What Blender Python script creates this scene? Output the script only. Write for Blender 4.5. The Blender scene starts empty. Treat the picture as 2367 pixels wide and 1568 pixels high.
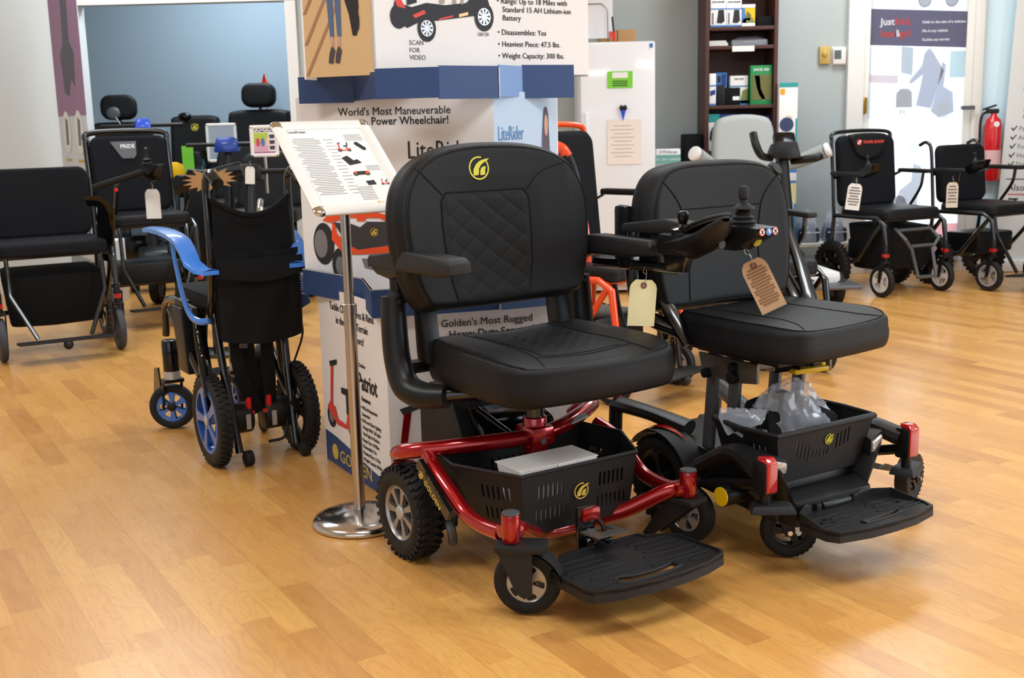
import bpy, bmesh, math, random
from mathutils import Matrix, Vector, Euler
from mathutils.geometry import tessellate_polygon
random.seed(7)
PI=math.pi; sc=bpy.context.scene; COL=sc.collection
R_=math.radians
# ---------------------------------------------------------------- camera (pitched down 10.9 deg, rolled 1.4 deg)
FPX=2700.; CAMH=1.12
dn=Vector((340.,14073.,2700.)).normalized(); Zc=-dn; zc=Vector((0,0,1.))
Yc=(zc-zc.dot(Zc)*Zc).normalized(); Xc=Yc.cross(Zc)
def ray(px,py):
    v=Vector(((px-1183.5)/FPX,(py-784.)/FPX,1.)); return Vector((v.dot(Xc),v.dot(Yc),v.dot(Zc)))
def fl(px,py,z=0.):
    r=ray(px,py); return Vector((0,0,CAMH))+r*((z-CAMH)/r.z)
def at(px,py,y):
    r=ray(px,py); return Vector((0,0,CAMH))+r*(y/r.y)
cam=bpy.data.cameras.new('camera'); camo=bpy.data.objects.new('camera',cam); COL.objects.link(camo)
cam.sensor_width=22.3; cam.lens=22.3*FPX/2367.; cam.clip_start=.05; cam.clip_end=60
def cw(v): v=Vector(v); return Vector((v.dot(Xc),v.dot(Yc),v.dot(Zc)))
rx=cw((1,0,0)); ry=cw((0,-1,0)); rz=cw((0,0,-1))
camo.matrix_world=Matrix(((rx.x,ry.x,rz.x,0),(rx.y,ry.y,rz.y,0),(rx.z,ry.z,rz.z,CAMH),(0,0,0,1)))
cam.dof.use_dof=True; cam.dof.focus_distance=2.95; cam.dof.aperture_fstop=5.0
sc.camera=camo
# ---------------------------------------------------------------- world, lights, exposure
w=bpy.data.worlds.new('daylight'); sc.world=w; w.use_nodes=True
bg=w.node_tree.nodes['Background']; bg.inputs[0].default_value=(.78,.9,1,1); bg.inputs[1].default_value=.3
sc.view_settings.view_transform='Standard'; sc.view_settings.look='None'
sc.view_settings.exposure=-.08; sc.view_settings.gamma=1.; sc.view_settings.use_curve_mapping=False
def area(name,loc,rot,sx,sy,power,col=(1,1,1)):
    l=bpy.data.lights.new(name,'AREA'); l.shape='RECTANGLE'; l.size=sx; l.size_y=sy; l.energy=power; l.color=col
    o=bpy.data.objects.new(name,l); COL.objects.link(o); o.location=loc; o.rotation_euler=[R_(a) for a in rot]; return o
CEIL=2.75
PANELS=[(-2.4,2.2),(0.2,1.6),(2.6,2.4),(-2.4,5.2),(0.4,4.6),(3.0,5.2),(-2.2,7.0),(2.2,7.0),(-1.9,9.0)]  # last spot is a lamp added to brighten the back alcove
for i,(x,y) in enumerate(PANELS): area('ceiling_lamp_light',(x,y,CEIL-.05),(0,0,0),1.2,.6,(44 if y<3 else 37 if y<8.5 else 62),(.86,.94,1))
# storefront windows behind the photographer and an unseen window on the right: soft daylight
area('storefront_daylight',(-1.0,-3.2,1.6),(78,0,-8),5.0,2.2,50,(.84,.93,1))
area('side_window_daylight',(5.6,2.2,1.5),(90,0,100),3.4,2.2,150,(.84,.93,1))
# ---------------------------------------------------------------- materials
MATS={}
def mat(name,c,rough=.5,metal=0.,coat=0.,bump=0.,bscale=300.,emit=0.,alpha=1.,trans=0.,spec=.5,ior=1.45,var=0.):
    if name in MATS: return MATS[name]
    m=bpy.data.materials.new(name); m.use_nodes=True; nt=m.node_tree; b=nt.nodes['Principled BSDF']
    b.inputs['Base Color'].default_value=(*c,1); b.inputs['Roughness'].default_value=rough; b.inputs['Metallic'].default_value=metal
    b.inputs['Coat Weight'].default_value=coat; b.inputs['Coat Roughness'].default_value=.06
    b.inputs['Specular IOR Level'].default_value=spec; b.inputs['IOR'].default_value=ior
    if trans: b.inputs['Transmission Weight'].default_value=trans
    if alpha<1: b.inputs['Alpha'].default_value=alpha
    if emit: b.inputs['Emission Color'].default_value=(*c,1); b.inputs['Emission Strength'].default_value=emit
    if bump or var:
        tc=nt.nodes.new('ShaderNodeTexCoord'); nz=nt.nodes.new('ShaderNodeTexNoise'); nz.inputs['Scale'].default_value=bscale; nz.inputs['Detail'].default_value=3
        nt.links.new(tc.outputs['Object'],nz.inputs['Vector'])
        if bump:
            bp=nt.nodes.new('ShaderNodeBump'); bp.inputs['Strength'].default_value=bump; bp.inputs['Distance'].default_value=.002
            nt.links.new(nz.outputs['Fac'],bp.inputs['Height']); nt.links.new(bp.outputs['Normal'],b.inputs['Normal'])
        if var:
            mr=nt.nodes.new('ShaderNodeMapRange'); mr.inputs[3].default_value=rough-var; mr.inputs[4].default_value=rough+var
            nt.links.new(nz.outputs['Fac'],mr.inputs[0]); nt.links.new(mr.outputs[0],b.inputs['Roughness'])
    MATS[name]=m; return m
def srgb(h):
    h=h.lstrip('#'); return tuple(((int(h[i:i+2],16)/255.)/12.92 if int(h[i:i+2],16)<=10 else ((int(h[i:i+2],16)/255.+.055)/1.055)**2.4) for i in (0,2,4))
S=srgb
leather=mat('black_vinyl',S('161617'),.47,bump=.3,bscale=900,spec=.24)
leather_d=mat('quilted_vinyl',S('131313'),.55,bump=.3,bscale=900,spec=.25)
plast=mat('black_plastic',S('121213'),.38,bump=.12,bscale=500,spec=.4)
plast_t=mat('textured_black_plastic',S('171718'),.48,bump=.5,bscale=700,spec=.45)
plast_g=mat('gloss_black_plastic',S('0b0b0c'),.12,spec=.5)
blackmetal=mat('black_painted_metal',S('111112'),.22,metal=0.,coat=.6)
arm_mat=mat('armrest_foam',S('1d1c1c'),.5,bump=.3,bscale=800,spec=.4)
rubber=mat('tyre_rubber',S('1c1b1b'),.6,bump=.2,bscale=400,spec=.35)
rubber_g=mat('grey_rubber',S('3a3b40'),.6,bump=.2,bscale=400)
fabric=mat('black_nylon',S('0f0f10'),.8,bump=.5,bscale=600,spec=.25)
fabric_n=mat('black_mesh_fabric',S('17181c'),.85,bump=.6,bscale=900,spec=.2)
redm=mat('candy_red_paint',S('a3060e'),.22,metal=.55,coat=1.)
redp=mat('red_reflector',S('b01418'),.12,coat=1.)
chrome=mat('chrome',S('d8d5d2'),.12,metal=1.)
steel=mat('brushed_steel',S('b9b3ad'),.24,metal=1.,bump=.05,bscale=200)
alloy=mat('alloy_rim',S('a8a6a6'),.35,metal=.8)
silver=mat('silver_paint',S('b9b9ba'),.35,metal=.5)
alu=mat('satin_aluminium',S('efebe5'),.35,metal=.1)
bluep=mat('blue_armrest_plastic',S('3f83e0'),.28,coat=.5)
bluer=mat('blue_rim_paint',S('3c6fc4'),.3,metal=.4,coat=.4)
orange=mat('orange_paint',S('ee4a12'),.28,coat=.7)
yellow=mat('yellow_plastic',S('e5b60c'),.4)
amber=mat('amber_reflector',S('f6a50a'),.25,coat=.8)
gold=mat('gold_thread',S('cbc13c'),.55)
goldp=mat('gold_print',S('d9b84a'),.5)
manila=mat('manila_card',S('e9dba9'),.8)
brownsp=mat('brown_eyelet',S('7d4444'),.6)
paper=mat('white_paper',S('eeebe6'),.8)
paper_old=mat('tan_printed_paper',S('c9ac8c'),.75)
ink=mat('dark_ink',S('2c2a2c'),.7)
inkg=mat('grey_ink',S('7c7878'),.7)
board=mat('white_board_print',S('f0ebe8'),.6)
navy=mat('navy_print',S('2e4675'),.55)
redink=mat('red_ink',S('dd4a44'),.6)
cardb=mat('brown_cardboard',S('b48a5a'),.8)
whitep=mat('white_plastic',S('e9e7e4'),.35)
greyp=mat('grey_vinyl',S('a9adaa'),.5)
darkgrey=mat('dark_grey_metal',S('5a5b5e'),.4,metal=.35)
gunmetal=mat('gunmetal_bracket',S('6b675f'),.4,metal=.7)
redplain=mat('red_plastic',S('d9251d'),.4)
teal=mat('teal_print',S('2a9c9c'),.6)
green=mat('green_print',S('1f8a4c'),.55)
lime=mat('lime_card',S('7fd43c'),.6)
skyblue=mat('blue_print',S('3f7fc4'),.55)
dkblue=mat('dark_blue_print',S('1d3f86'),.55)
white=mat('white_print',S('f0efee'),.6)
clearp=mat('clear_plastic_film',(.78,.83,.95),.10,alpha=.34,coat=1.,spec=1.)
glassm=mat('clear_lens',(.95,.97,1.),.05,trans=.8,ior=1.4)
# ---------------------------------------------------------------- mesh builder
class MB:
    def __init__(s,M=None): s.bm=bmesh.new(); s.M=M or Matrix()
    def _add(s,vs,fs,M=None):
        T=s.M@M if M is not None else s.M
        bv=[s.bm.verts.new(T@Vector(v)) for v in vs]
        for f in fs:
            try: s.bm.faces.new([bv[i] for i in f])
            except ValueError: pass
        return bv
    def box(s,c,d,rot=(0,0,0),bev=0.,M=None,taper=None,seg=2):
        b=bmesh.new(); bmesh.ops.create_cube(b,size=1.)
        for v in b.verts:
            k=1.
            if taper and v.co.z<0: v.co.x*=taper[0]; v.co.y*=taper[1]
            v.co=Vector((v.co.x*d[0],v.co.y*d[1],v.co.z*d[2]))
        if bev: bmesh.ops.bevel(b,geom=list(b.edges),offset=min(bev,min(d)*.49),segments=seg,profile=.6,affect='EDGES')
        T=Matrix.Translation(c)@Euler([R_(a) for a in rot]).to_matrix().to_4x4()
        if M is not None: T=M@T
        b.verts.index_update()
        s._add([T@v.co for v in b.verts],[[v.index for v in f.verts] for f in b.faces]); b.free(); return s
    def hull(s,pts,bev=0.):
        b=bmesh.new(); [b.verts.new(p) for p in pts]
        bmesh.ops.convex_hull(b,input=list(b.verts))
        bmesh.ops.dissolve_limit(b,angle_limit=.02,verts=list(b.verts),edges=list(b.edges))
        if bev: bmesh.ops.bevel(b,geom=list(b.edges),offset=bev,segments=2,profile=.6,affect='EDGES')
        b.verts.index_update(); s._add([v.co.copy() for v in b.verts],[[v.index for v in f.verts] for f in b.faces]); b.free(); return s
    def tube(s,pts,r,seg=10,smooth=True,closed=False,sub=6,flat=1.,up=None,cap=True):
        P=[Vector(p) for p in pts]; n=len(P)
        rs=list(r) if isinstance(r,(list,tuple)) else [r]*n
        if smooth and n>2:
            Q=[];RR=[]
            rng=n if closed else n-1
            for i in range(rng):
                p0=P[(i-1)%n] if (closed or i>0) else P[0]*2-P[1]
                p1=P[i];p2=P[(i+1)%n]
                p3=P[(i+2)%n] if (closed or i+2<n) else P[-1]*2-P[-2]
                for k in range(sub):
                    t=k/sub; Q.append(.5*((2*p1)+(p2-p0)*t+(2*p0-5*p1+4*p2-p3)*t*t+(3*p1-p0-3*p2+p3)*t**3))
                    RR.append(rs[i]*(1-t)+rs[(i+1)%n]*t)
            if not closed: Q.append(P[-1]);RR.append(rs[-1])
            P,rs=Q,RR; n=len(P)
        vs=[];fs=[]
        N=None
        for i in range(n):
            a=P[(i-1)%n] if (closed or i>0) else P[i]; b=P[(i+1)%n] if (closed or i<n-1) else P[i]
            t=(b-a).normalized() if (b-a).length>1e-9 else Vector((0,0,1))
            if N is None:
                u0=Vector(up) if up else (Vector((0,0,1)) if abs(t.z)<.9 else Vector((1,0,0)))
                N=(u0-t*u0.dot(t)).normalized()
            else:
                N=(N-t*N.dot(t)); N=N.normalized() if N.length>1e-6 else t.orthogonal().normalized()
            Bn=t.cross(N)
            k=1.
            if not smooth and 0<i<n-1:
                d1=(P[i]-P[i-1]).normalized();d2=(P[i+1]-P[i]).normalized(); k=1./max(.5,math.sqrt((1+d1.dot(d2))/2))
            for j in range(seg):
                an=2*PI*(j+.5)/seg; vs.append(P[i]+(N*math.cos(an)*rs[i]*k+Bn*math.sin(an)*rs[i]*flat*k))
        m=n if closed else n-1
        for i in range(m):
            for j in range(seg):
                a=i*seg+j;b=i*seg+(j+1)%seg;c=((i+1)%n)*seg+(j+1)%seg;d=((i+1)%n)*seg+j
                fs.append((a,b,c,d))
        if cap and not closed:
            fs.append(list(range(seg))[::-1]); fs.append([(n-1)*seg+j for j in range(seg)])
        s._add(vs,fs); return s
    def lathe(s,prof,o=(0,0,0),ax=(0,0,1),seg=32,closed=False):
        a=Vector(ax).normalized(); u=a.orthogonal().normalized(); v=a.cross(u); o=Vector(o); vs=[];fs=[];n=len(prof)
        for (r,h) in prof:
            for j in range(seg):
                t=2*PI*j/seg; vs.append(o+a*h+(u*math.cos(t)+v*math.sin(t))*max(r,1e-5))
        for i in range(n if closed else n-1):
            for j in range(seg):
                k=(i+1)%n; fs.append((i*seg+j,i*seg+(j+1)%seg,k*seg+(j+1)%seg,k*seg+j))
        if not closed:
            if prof[0][0]>1e-4: fs.append(list(range(seg))[::-1])
            if prof[-1][0]>1e-4: fs.append([(n-1)*seg+j for j in range(seg)])
        s._add(vs,fs); return s
    def cyl(s,p0,p1,r,seg=20,bev=0.,r1=None):
        p0=Vector(p0);p1=Vector(p1);L=(p1-p0).length; r1=r if r1 is None else r1
        if bev: pf=[(max(r-bev,1e-4),0),(r-bev*.3,bev*.3),(r,bev),(r1,L-bev),(r1-bev*.3,L-bev*.3),(max(r1-bev,1e-4),L)]
        else: pf=[(r,0),(r1,L)]
        return s.lathe(pf,p0,p1-p0,seg)
    def sph(s,c,r,seg=16,sc=(1,1,1)):
        vs=[];fs=[];n=seg//2
        for i in range(n+1):
            for j in range(seg):
                a=PI*i/n;b=2*PI*j/seg; vs.append((c[0]+r*sc[0]*math.sin(a)*math.cos(b),c[1]+r*sc[1]*math.sin(a)*math.sin(b),c[2]+r*sc[2]*math.cos(a)))
        for i in range(n):
            for j in range(seg): fs.append((i*seg+j,(i+1)*seg+j,(i+1)*seg+(j+1)%seg,i*seg+(j+1)%seg))
        s._add(vs,fs); return s
    def plate(s,loops,th,M=None,bow=None):
        """extruded outline(s) in the XY plane of M, loops[0] outer, rest holes, from z=0 to z=th; bow(x,y) lifts z"""
        if not isinstance(loops[0][0],(list,tuple)): loops=[loops]
        flat=[p for l in loops for p in l]; n=len(flat)
        tris=tessellate_polygon([[Vector((p[0],p[1],0)) for p in l] for l in loops])
        zz=(lambda p:bow(p[0],p[1])) if bow else (lambda p:0.)
        vs=[(p[0],p[1],zz(p)) for p in flat]+[(p[0],p[1],zz(p)+th) for p in flat]
        fs=[t[::-1] for t in tris]+[[i+n for i in t] for t in tris]
        o=0
        for l in loops:
            k=len(l)
            for i in range(k):
                a=o+i;b=o+(i+1)%k; fs.append((a,b,b+n,a+n))
            o+=k
        s._add(vs,fs,M); return s
    def grid(s,fn,nu,nv,cu=False,cv=False,M=None):
        vs=[fn(i/(nu if cu else nu-1.),j/(nv if cv else nv-1.)) for i in range(nu) for j in range(nv)]
        fs=[]
        for i in range(nu if cu else nu-1):
            for j in range(nv if cv else nv-1):
                a=i*nv+j;b=((i+1)%nu)*nv+j;c=((i+1)%nu)*nv+(j+1)%nv;d=i*nv+(j+1)%nv; fs.append((a,b,c,d))
        s._add(vs,fs,M); return s
    def cap(s,idx_pts,M=None):
        s._add(idx_pts,[list(range(len(idx_pts)))],M); return s
def link(name,me,parent=None,mats=None):
    o=bpy.data.objects.new(name,me); COL.objects.link(o)
    if parent is not None: o.parent=parent
    return o
def obj(name,mb,m,parent=None,sharp=38,label=None):
    bmesh.ops.remove_doubles(mb.bm,verts=list(mb.bm.verts),dist=1e-5)
    bmesh.ops.recalc_face_normals(mb.bm,faces=list(mb.bm.faces))
    me=bpy.data.meshes.new(name); mb.bm.to_mesh(me); mb.bm.free(); me.materials.append(m)
    for p in me.polygons: p.use_smooth=True
    me.set_sharp_from_angle(angle=R_(sharp))
    o=link(name,me,parent)
    if label: o['label']=label
    return o
def tag(o,label=None,cat=None,group=None,kind=None):
    if label: o['label']=label
    if cat: o['category']=cat
    if group: o['group']=group
    if kind: o['kind']=kind
    return o
def thing(name,label,cat,loc=(0,0,0),deg=0,group=None,pitch=0):
    o=bpy.data.objects.new(name,None); o.empty_display_size=.1; COL.objects.link(o); o.location=loc
    o.rotation_euler=(0,R_(pitch),R_(deg)); return tag(o,label,cat,group)
def fr(x,y,z=0,rz=0,ry=0,rx=0): return Matrix.Translation((x,y,z))@Matrix.Rotation(R_(rz),4,'Z')@Matrix.Rotation(R_(ry),4,'Y')@Matrix.Rotation(R_(rx),4,'X')
def basis(o,x,y):
    x=Vector(x).normalized(); y=Vector(y); y=(y-x*y.dot(x)).normalized(); z=x.cross(y); o=Vector(o)
    return Matrix(((x.x,y.x,z.x,o.x),(x.y,y.y,z.y,o.y),(x.z,y.z,z.z,o.z),(0,0,0,1)))
def text(body,size,M,m,parent=None,name='lettering',ext=.0004,align='LEFT',sx=1.,shear=0.,bold=0.,space=1.):
    cu=bpy.data.curves.new(name,'FONT'); cu.body=body; cu.size=size; cu.extrude=ext; cu.align_x=align; cu.shear=shear; cu.resolution_u=2
    cu.offset=bold; cu.space_line=space
    t=bpy.data.objects.new(name,cu); COL.objects.link(t)
    dg=bpy.context.evaluated_depsgraph_get(); me=bpy.data.meshes.new_from_object(t.evaluated_get(dg)); bpy.data.objects.remove(t)
    T=M@Matrix.Diagonal((sx,1,1,1)); me.transform(T); me.materials.clear(); me.materials.append(m)
    return link(name,me,parent)
def rrect(w,h,r,n=6,cx=0,cy=0):
    o=[]
    for (x,y,a) in ((w/2-r,h/2-r,0),(-w/2+r,h/2-r,90),(-w/2+r,-h/2+r,180),(w/2-r,-h/2+r,270)):
        for k in range(n+1): t=R_(a+90*k/n); o.append((cx+x+r*math.cos(t),cy+y+r*math.sin(t)))
    return o
def circ(r,n=24,cx=0,cy=0,a0=0,a1=360,ry=None):
    full=abs(a1-a0)>=360; return [(cx+r*math.cos(R_(a0+(a1-a0)*k/(n if full else n-1))),cy+(ry or r)*math.sin(R_(a0+(a1-a0)*k/(n if full else n-1)))) for k in range(n)]
def flatpoly(name,loops,M,m,parent,th=.0006):
    return obj(name,MB().plate(loops,th,M),m,parent)
def swoosh(mb,s,M):
    """round emblem: open ring with two curved stripes sweeping up to a beak"""
    th=.0012
    o=[(math.cos(R_(a))*.5*s,math.sin(R_(a))*.5*s) for a in range(72,404,8)]
    i=[(p[0]*.87,p[1]*.87) for p in o][::-1]
    mb.plate(o+i,th,M)
    def st(pts): mb.plate([(x*s,y*s) for x,y in pts],th,M)
    st([(-.30,-.30),(-.28,-.05),(-.15,.15),(.05,.30),(.30,.37),(.56,.40),(.42,.30),(.30,.25),(.12,.14),(.0,-.02),(-.04,-.28),(-.10,-.30)])
    st([(.04,-.30),(.05,-.12),(.12,.0),(.22,.06),(.36,.06),(.30,-.08),(.28,-.28),(.2,-.3)])
    return mb
class Pillow:
    """padded cushion: outline (u,v) in the frame M, front at +z; f(u,v) extra front relief"""
    def __init__(s,outline,thick,M,crown=.012,f=None,rim=.035,bot=.5,bulge=.0,c=None,pw=2.2):
        s.o=outline;s.T=thick;s.M=M;s.cr=crown;s.f=f or (lambda u,v:0.);s.rim=rim;s.bot=bot;s.bulge=bulge;s.pw=pw
        n=len(outline); s.c=c or (sum(p[0] for p in outline)/n,sum(p[1] for p in outline)/n)
        s.ang=sorted([(math.atan2(p[1]-s.c[1],p[0]-s.c[0]),math.hypot(p[0]-s.c[0],p[1]-s.c[1])) for p in outline])
    def R(s,a):
        A=s.ang; n=len(A)
        import bisect
        i=bisect.bisect([x[0] for x in A],a); p=A[i-1] if i>0 else (A[-1][0]-2*PI,A[-1][1]); q=A[i] if i<n else (A[0][0]+2*PI,A[0][1])
        k=(a-p[0])/max(1e-9,q[0]-p[0]); return p[1]*(1-k)+q[1]*k
    def d(s,u,v):
        du,dv=u-s.c[0],v-s.c[1]; r=math.hypot(du,dv); Ro=s.R(math.atan2(dv,du)) if r>1e-6 else 1.
        sd=max(0.,Ro-r) # distance from the rim
        e=min(1.,sd/s.rim); edge=s.rim*(1-(1-(1-e)**s.pw)**(1/s.pw))
        k=min(1.,r/Ro); return s.T-min(edge,s.T*.9)+s.cr*(1-k*k)+s.f(u,v)*min(1,e*1.5)
    def pt(s,u,v,off=0.): return Vector((u,v,s.d(u,v)+off))
    def mesh(s,rings=26,na=None):
        mb=MB(s.M); o=s.o; n=len(o); vs=[];fs=[]
        S=[]
        for i in range(rings+1):
            t=i/rings; S.append(1-(1-t)**1.9 if i<rings else 1.)
        prof=[]
        for k in S: prof.append((k,None))
        for (k,z) in ((1.,.86),(1.+s.bulge,.6),(1.+s.bulge*.8,.35),(1.,.15),(.985,.04),(.95,0.),(.5,-.0),(.02,-.0)): prof.append((k,z))
        zr=s.T-s.rim*.98
        for (k,z) in prof:
            for p in o:
                u=s.c[0]+(p[0]-s.c[0])*k; v=s.c[1]+(p[1]-s.c[1])*k
                if z is None: vs.append((u,v,s.d(u,v)))
                else: vs.append((u,v,zr*z+s.f(p[0],p[1])*0.))
        m=len(prof)
        for i in range(m-1):
            for j in range(n): fs.append((i*n+j,i*n+(j+1)%n,(i+1)*n+(j+1)%n,(i+1)*n+j))
        fs.append([j for j in range(n)][::-1]); fs.append([(m-1)*n+j for j in range(n)])
        mb._add(vs,fs); return mb
    def seam(s,mb,uv,r=.0014,off=.0004,sub=4):
        pts=[]
        for a,b in zip(uv,uv[1:]):
            L=max(1,int(math.hypot(b[0]-a[0],b[1]-a[1])/.012))
            for k in range(L): pts.append((a[0]+(b[0]-a[0])*k/L,a[1]+(b[1]-a[1])*k/L))
        pts.append(uv[-1]); mb.tube([s.M@s.pt(u,v,off) for u,v in pts],r,seg=6,smooth=False); return mb
    def stitches(s,mb,uv,step=.006,r=.0008,off=.0006):
        for a,b in zip(uv,uv[1:]):
            L=math.hypot(b[0]-a[0],b[1]-a[1]); n=max(1,round(L/step))
            for k in range(n):
                p=[s.M@s.pt(a[0]+(b[0]-a[0])*(k+t)/n,a[1]+(b[1]-a[1])*(k+t)/n,off) for t in (.15,.75)]
                mb.tube(p,r,seg=4,smooth=False)
        return mb
def smooth_poly(pts,sub=6,closed=False):
    P=[Vector((p[0],p[1])) for p in pts]; n=len(P); o=[]
    for i in range(n if closed else n-1):
        p0=P[(i-1)%n] if (closed or i>0) else P[0]*2-P[1]; p1=P[i];p2=P[(i+1)%n]; p3=P[(i+2)%n] if (closed or i+2<n) else P[-1]*2-P[-2]
        for k in range(sub):
            t=k/sub; q=.5*((2*p1)+(p2-p0)*t+(2*p0-5*p1+4*p2-p3)*t*t+(3*p1-p0-3*p2+p3)*t**3); o.append((q.x,q.y))
    if not closed: o.append((P[-1].x,P[-1].y))
    return o
def wheel(parent,c,ax,R,W,rimR,n=5,hole=(.35,.86),frac=.62,tyre=None,rim=None,hub=None,tread=0,name='wheel',perf=0,lip=True,hubR=.2,chev=False,face=.32,barrel=None,seg=44):
    """one wheel: tyre as the part, rim and hub cap as its children. c centre, ax outward axle direction"""
    tyre=tyre or rubber; rim=rim or alloy; hub=hub or rim
    a=Vector(ax).normalized(); c=Vector(c)
    x=Vector((0,0,1)).cross(a); x=x.normalized() if x.length>1e-3 else Vector((1,0,0)); M=basis(c,x,a.cross(x))
    hw=W/2; r0=rimR
    mb=MB(M)
    prof=[(r0,-hw*.82),(r0+(R-r0)*.25,-hw*.95),(r0+(R-r0)*.62,-hw),(R-(R-r0)*.14,-hw*.82),(R-.002,-hw*.5),(R,0),(R-.002,hw*.5),(R-(R-r0)*.14,hw*.82),(r0+(R-r0)*.62,hw),(r0+(R-r0)*.25,hw*.95),(r0,hw*.82)]
    mb.lathe(prof,seg=seg,closed=True)
    if tread:
        for k in range(tread):
            t=2*PI*k/tread
            for s in (-1,1):
                tt=t+(PI/tread if s>0 else 0)
                T=Matrix.Rotation(tt,4,'Z')@Matrix.Translation((R+.0005,0,s*hw*.44))@Matrix.Rotation(R_(s*22 if chev else 0),4,'X')
                mb.box((0,0,0),(.007,2*PI*R/tread*.52,hw*.66),M=T,bev=.0015,seg=1)
                if chev:
                    T=Matrix.Rotation(tt,4,'Z')@Matrix.Translation((R-(R-r0)*.12,0,s*hw*.86)); mb.box((0,0,0),(.014,2*PI*R/tread*.46,.006),M=T,bev=.001,seg=1)
    if perf:
        pass
    t=obj(name,mb,tyre,parent)
    rb=MB(M)
    z1=hw*face*2-hw  # face plane
    zf=hw*(1-face)
    outer=circ(r0*.97,seg)
    loops=[outer]
    for k in range(n):
        a0=360*k/n; r1,r2=r0*hole[0],r0*hole[1]; w1=360/n*frac*.5*.7; w2=360/n*frac*.5
        L=[(r1*math.cos(R_(a0+s)),r1*math.sin(R_(a0+s))) for s in (-w1,0,w1)]
        L+=[(r2*.93*math.cos(R_(a0+w2)),r2*.93*math.sin(R_(a0+w2)))]
        L+=[(r2*math.cos(R_(a0+w2*q)),r2*math.sin(R_(a0+w2*q))) for q in (.8,.4,0,-.4,-.8)]
        L+=[(r2*.93*math.cos(R_(a0-w2)),r2*.93*math.sin(R_(a0-w2)))]
        loops.append(L)
    sg=lambda x,y:-.18*hw*math.cos(min(1.,math.hypot(x,y)/r0)*PI/2)*0
    for s in ((1,) if not lip==2 else (1,-1)):
        rb.plate(loops,hw*.3,Matrix.Translation((0,0,zf-hw*.3 if s>0 else -zf)))
    rb.lathe([(r0*.995,-hw*.84),(r0*.9,-hw*.6),(r0*.9,hw*.6),(r0*.995,hw*.84),(r0*1.02,hw*.8),(r0*1.02,-hw*.8)],seg=seg,closed=True)
    obj('rim',rb,rim,t)
    hb=MB(M); hr=r0*hubR; hb.lathe([(0,-hw*.5),(hr*.9,-hw*.5),(hr*.9,zf),(hr,zf+.001),(hr*.9,zf+hw*.12),(hr*.3,zf+hw*.2),(0,zf+hw*.2)],seg=24)
    obj('hub_cap',hb,hub,t)
    if barrel:
        db=MB(M); db.lathe([(0,-hw*.3),(r0*.88,-hw*.3),(r0*.88,-hw*.2),(0,-hw*.2)],seg=seg); obj('brake_plate',db,barrel,t)
    if perf:
        pb=MB(M)
        for k in range(perf):
            for row,off in ((.80,0),(.62,.5)):
                t_=2*PI*(k+off)/perf; rr=r0+(R-r0)*row; q=(rr*math.cos(t_),rr*math.sin(t_))
                pb.lathe([(0,0),(.0032,0),(.0032,.0006),(0,.0006)],(q[0],q[1],hw*.93),seg=8)
        obj('tyre_hole',pb,mat('hole_black',(.002,.002,.002),.9),t)['kind']='stuff'
    return t
def slotwall(mb,b0,b1,t1,t0,slots,th=.003):
    """quad wall with rounded slots; slots in wall coordinates from b0 (x along, y up)"""
    b0,b1,t1,t0=map(Vector,(b0,b1,t1,t0)); M=basis(b0,b1-b0,t0-b0); Mi=M.inverted()
    q=[Mi@p for p in (b0,b1,t1,t0)]
    loops=[[(p.x,p.y) for p in q]]+[rrect(w,h,min(w,h)*.48,3,x,y) for (x,y,w,h) in slots]
    tz_=q[2].z; mb.plate(loops,th,M@Matrix.Translation((0,0,-th)),bow=lambda x,y: tz_*max(0.,min(1.,y/q[3].y))*max(0.,min(1.,(x-q[3].x*y/q[3].y)/max(.001,q[1].x)))); return M
def arrow_star(n,r1,r2,sx=1.,sy=1.,jit=.12):
    rnd=random.Random(3); o=[]
    for k in range(2*n):
        r=(r1 if k%2==0 else r2)*(1+rnd.uniform(-jit,jit)); a=PI*k/n; o.append((r*math.cos(a)*sx,r*math.sin(a)*sy))
    return o
def price_tag(label,P,w,h,m,rz=0,lean=0,eye=True,lines=0,inkm=None,tip=.2,wire=.05,curl=0.,cat='price tag',linem=None,group=None):
    """card tag hanging by a wire from the point P"""
    t=thing('price_tag',label,cat,P,rz)
    M=Matrix.Rotation(R_(lean),4,'Y')
    cy=lambda x,y:curl*((-y/h)**2)
    o=[(-w/2+w*tip,-wire),(w/2-w*tip,-wire),(w/2,-wire-w*tip*.8),(w/2,-wire-h),(-w/2,-wire-h),(-w/2,-wire-w*tip*.8)]
    F=M@Matrix.Rotation(R_(90),4,'X')
    def G(u,v):
        y=-wire-h*v; k=1. if v>.12 else (1-tip*2)+(tip*2)*(v/.12); return (w*(u-.5)*k,y,curl*v*v)
    mb=MB(F); mb.grid(lambda u,v:G(u,v),6,12); mb.grid(lambda u,v:(lambda p:(p[0],p[1],p[2]-.0012))(G(u,v)),6,12)
    obj('card',mb,m,t)
    wb=MB(F); wb.tube([(0,-wire-.012,.004),(.004,-wire*.6,.004),(-.004,-wire*.3,.0),(.0,0.004,0),(.006,-wire*.5,-.003),(0,-wire-.012,-.004)],.0009,seg=5); obj('wire',wb,chrome,t)
    if eye:
        eb=MB(F@Matrix.Translation((0,-wire-.014,.0006))); eb.plate([circ(.008,20),circ(.003,12)[::-1]],.0012); obj('eyelet',eb,brownsp,t)
    if lines:
        lb=MB(F)
        for k in range(lines):
            v=.16+.74*k/lines; y=-wire-h*v; ww=w*(.78 if k%3 else .6); z=curl*v*v+.0008
            lb.box((0,y,z),(ww,h/lines*.38,.0006))
        obj('printed_text',lb,linem or inkg,t)
    return t
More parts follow.
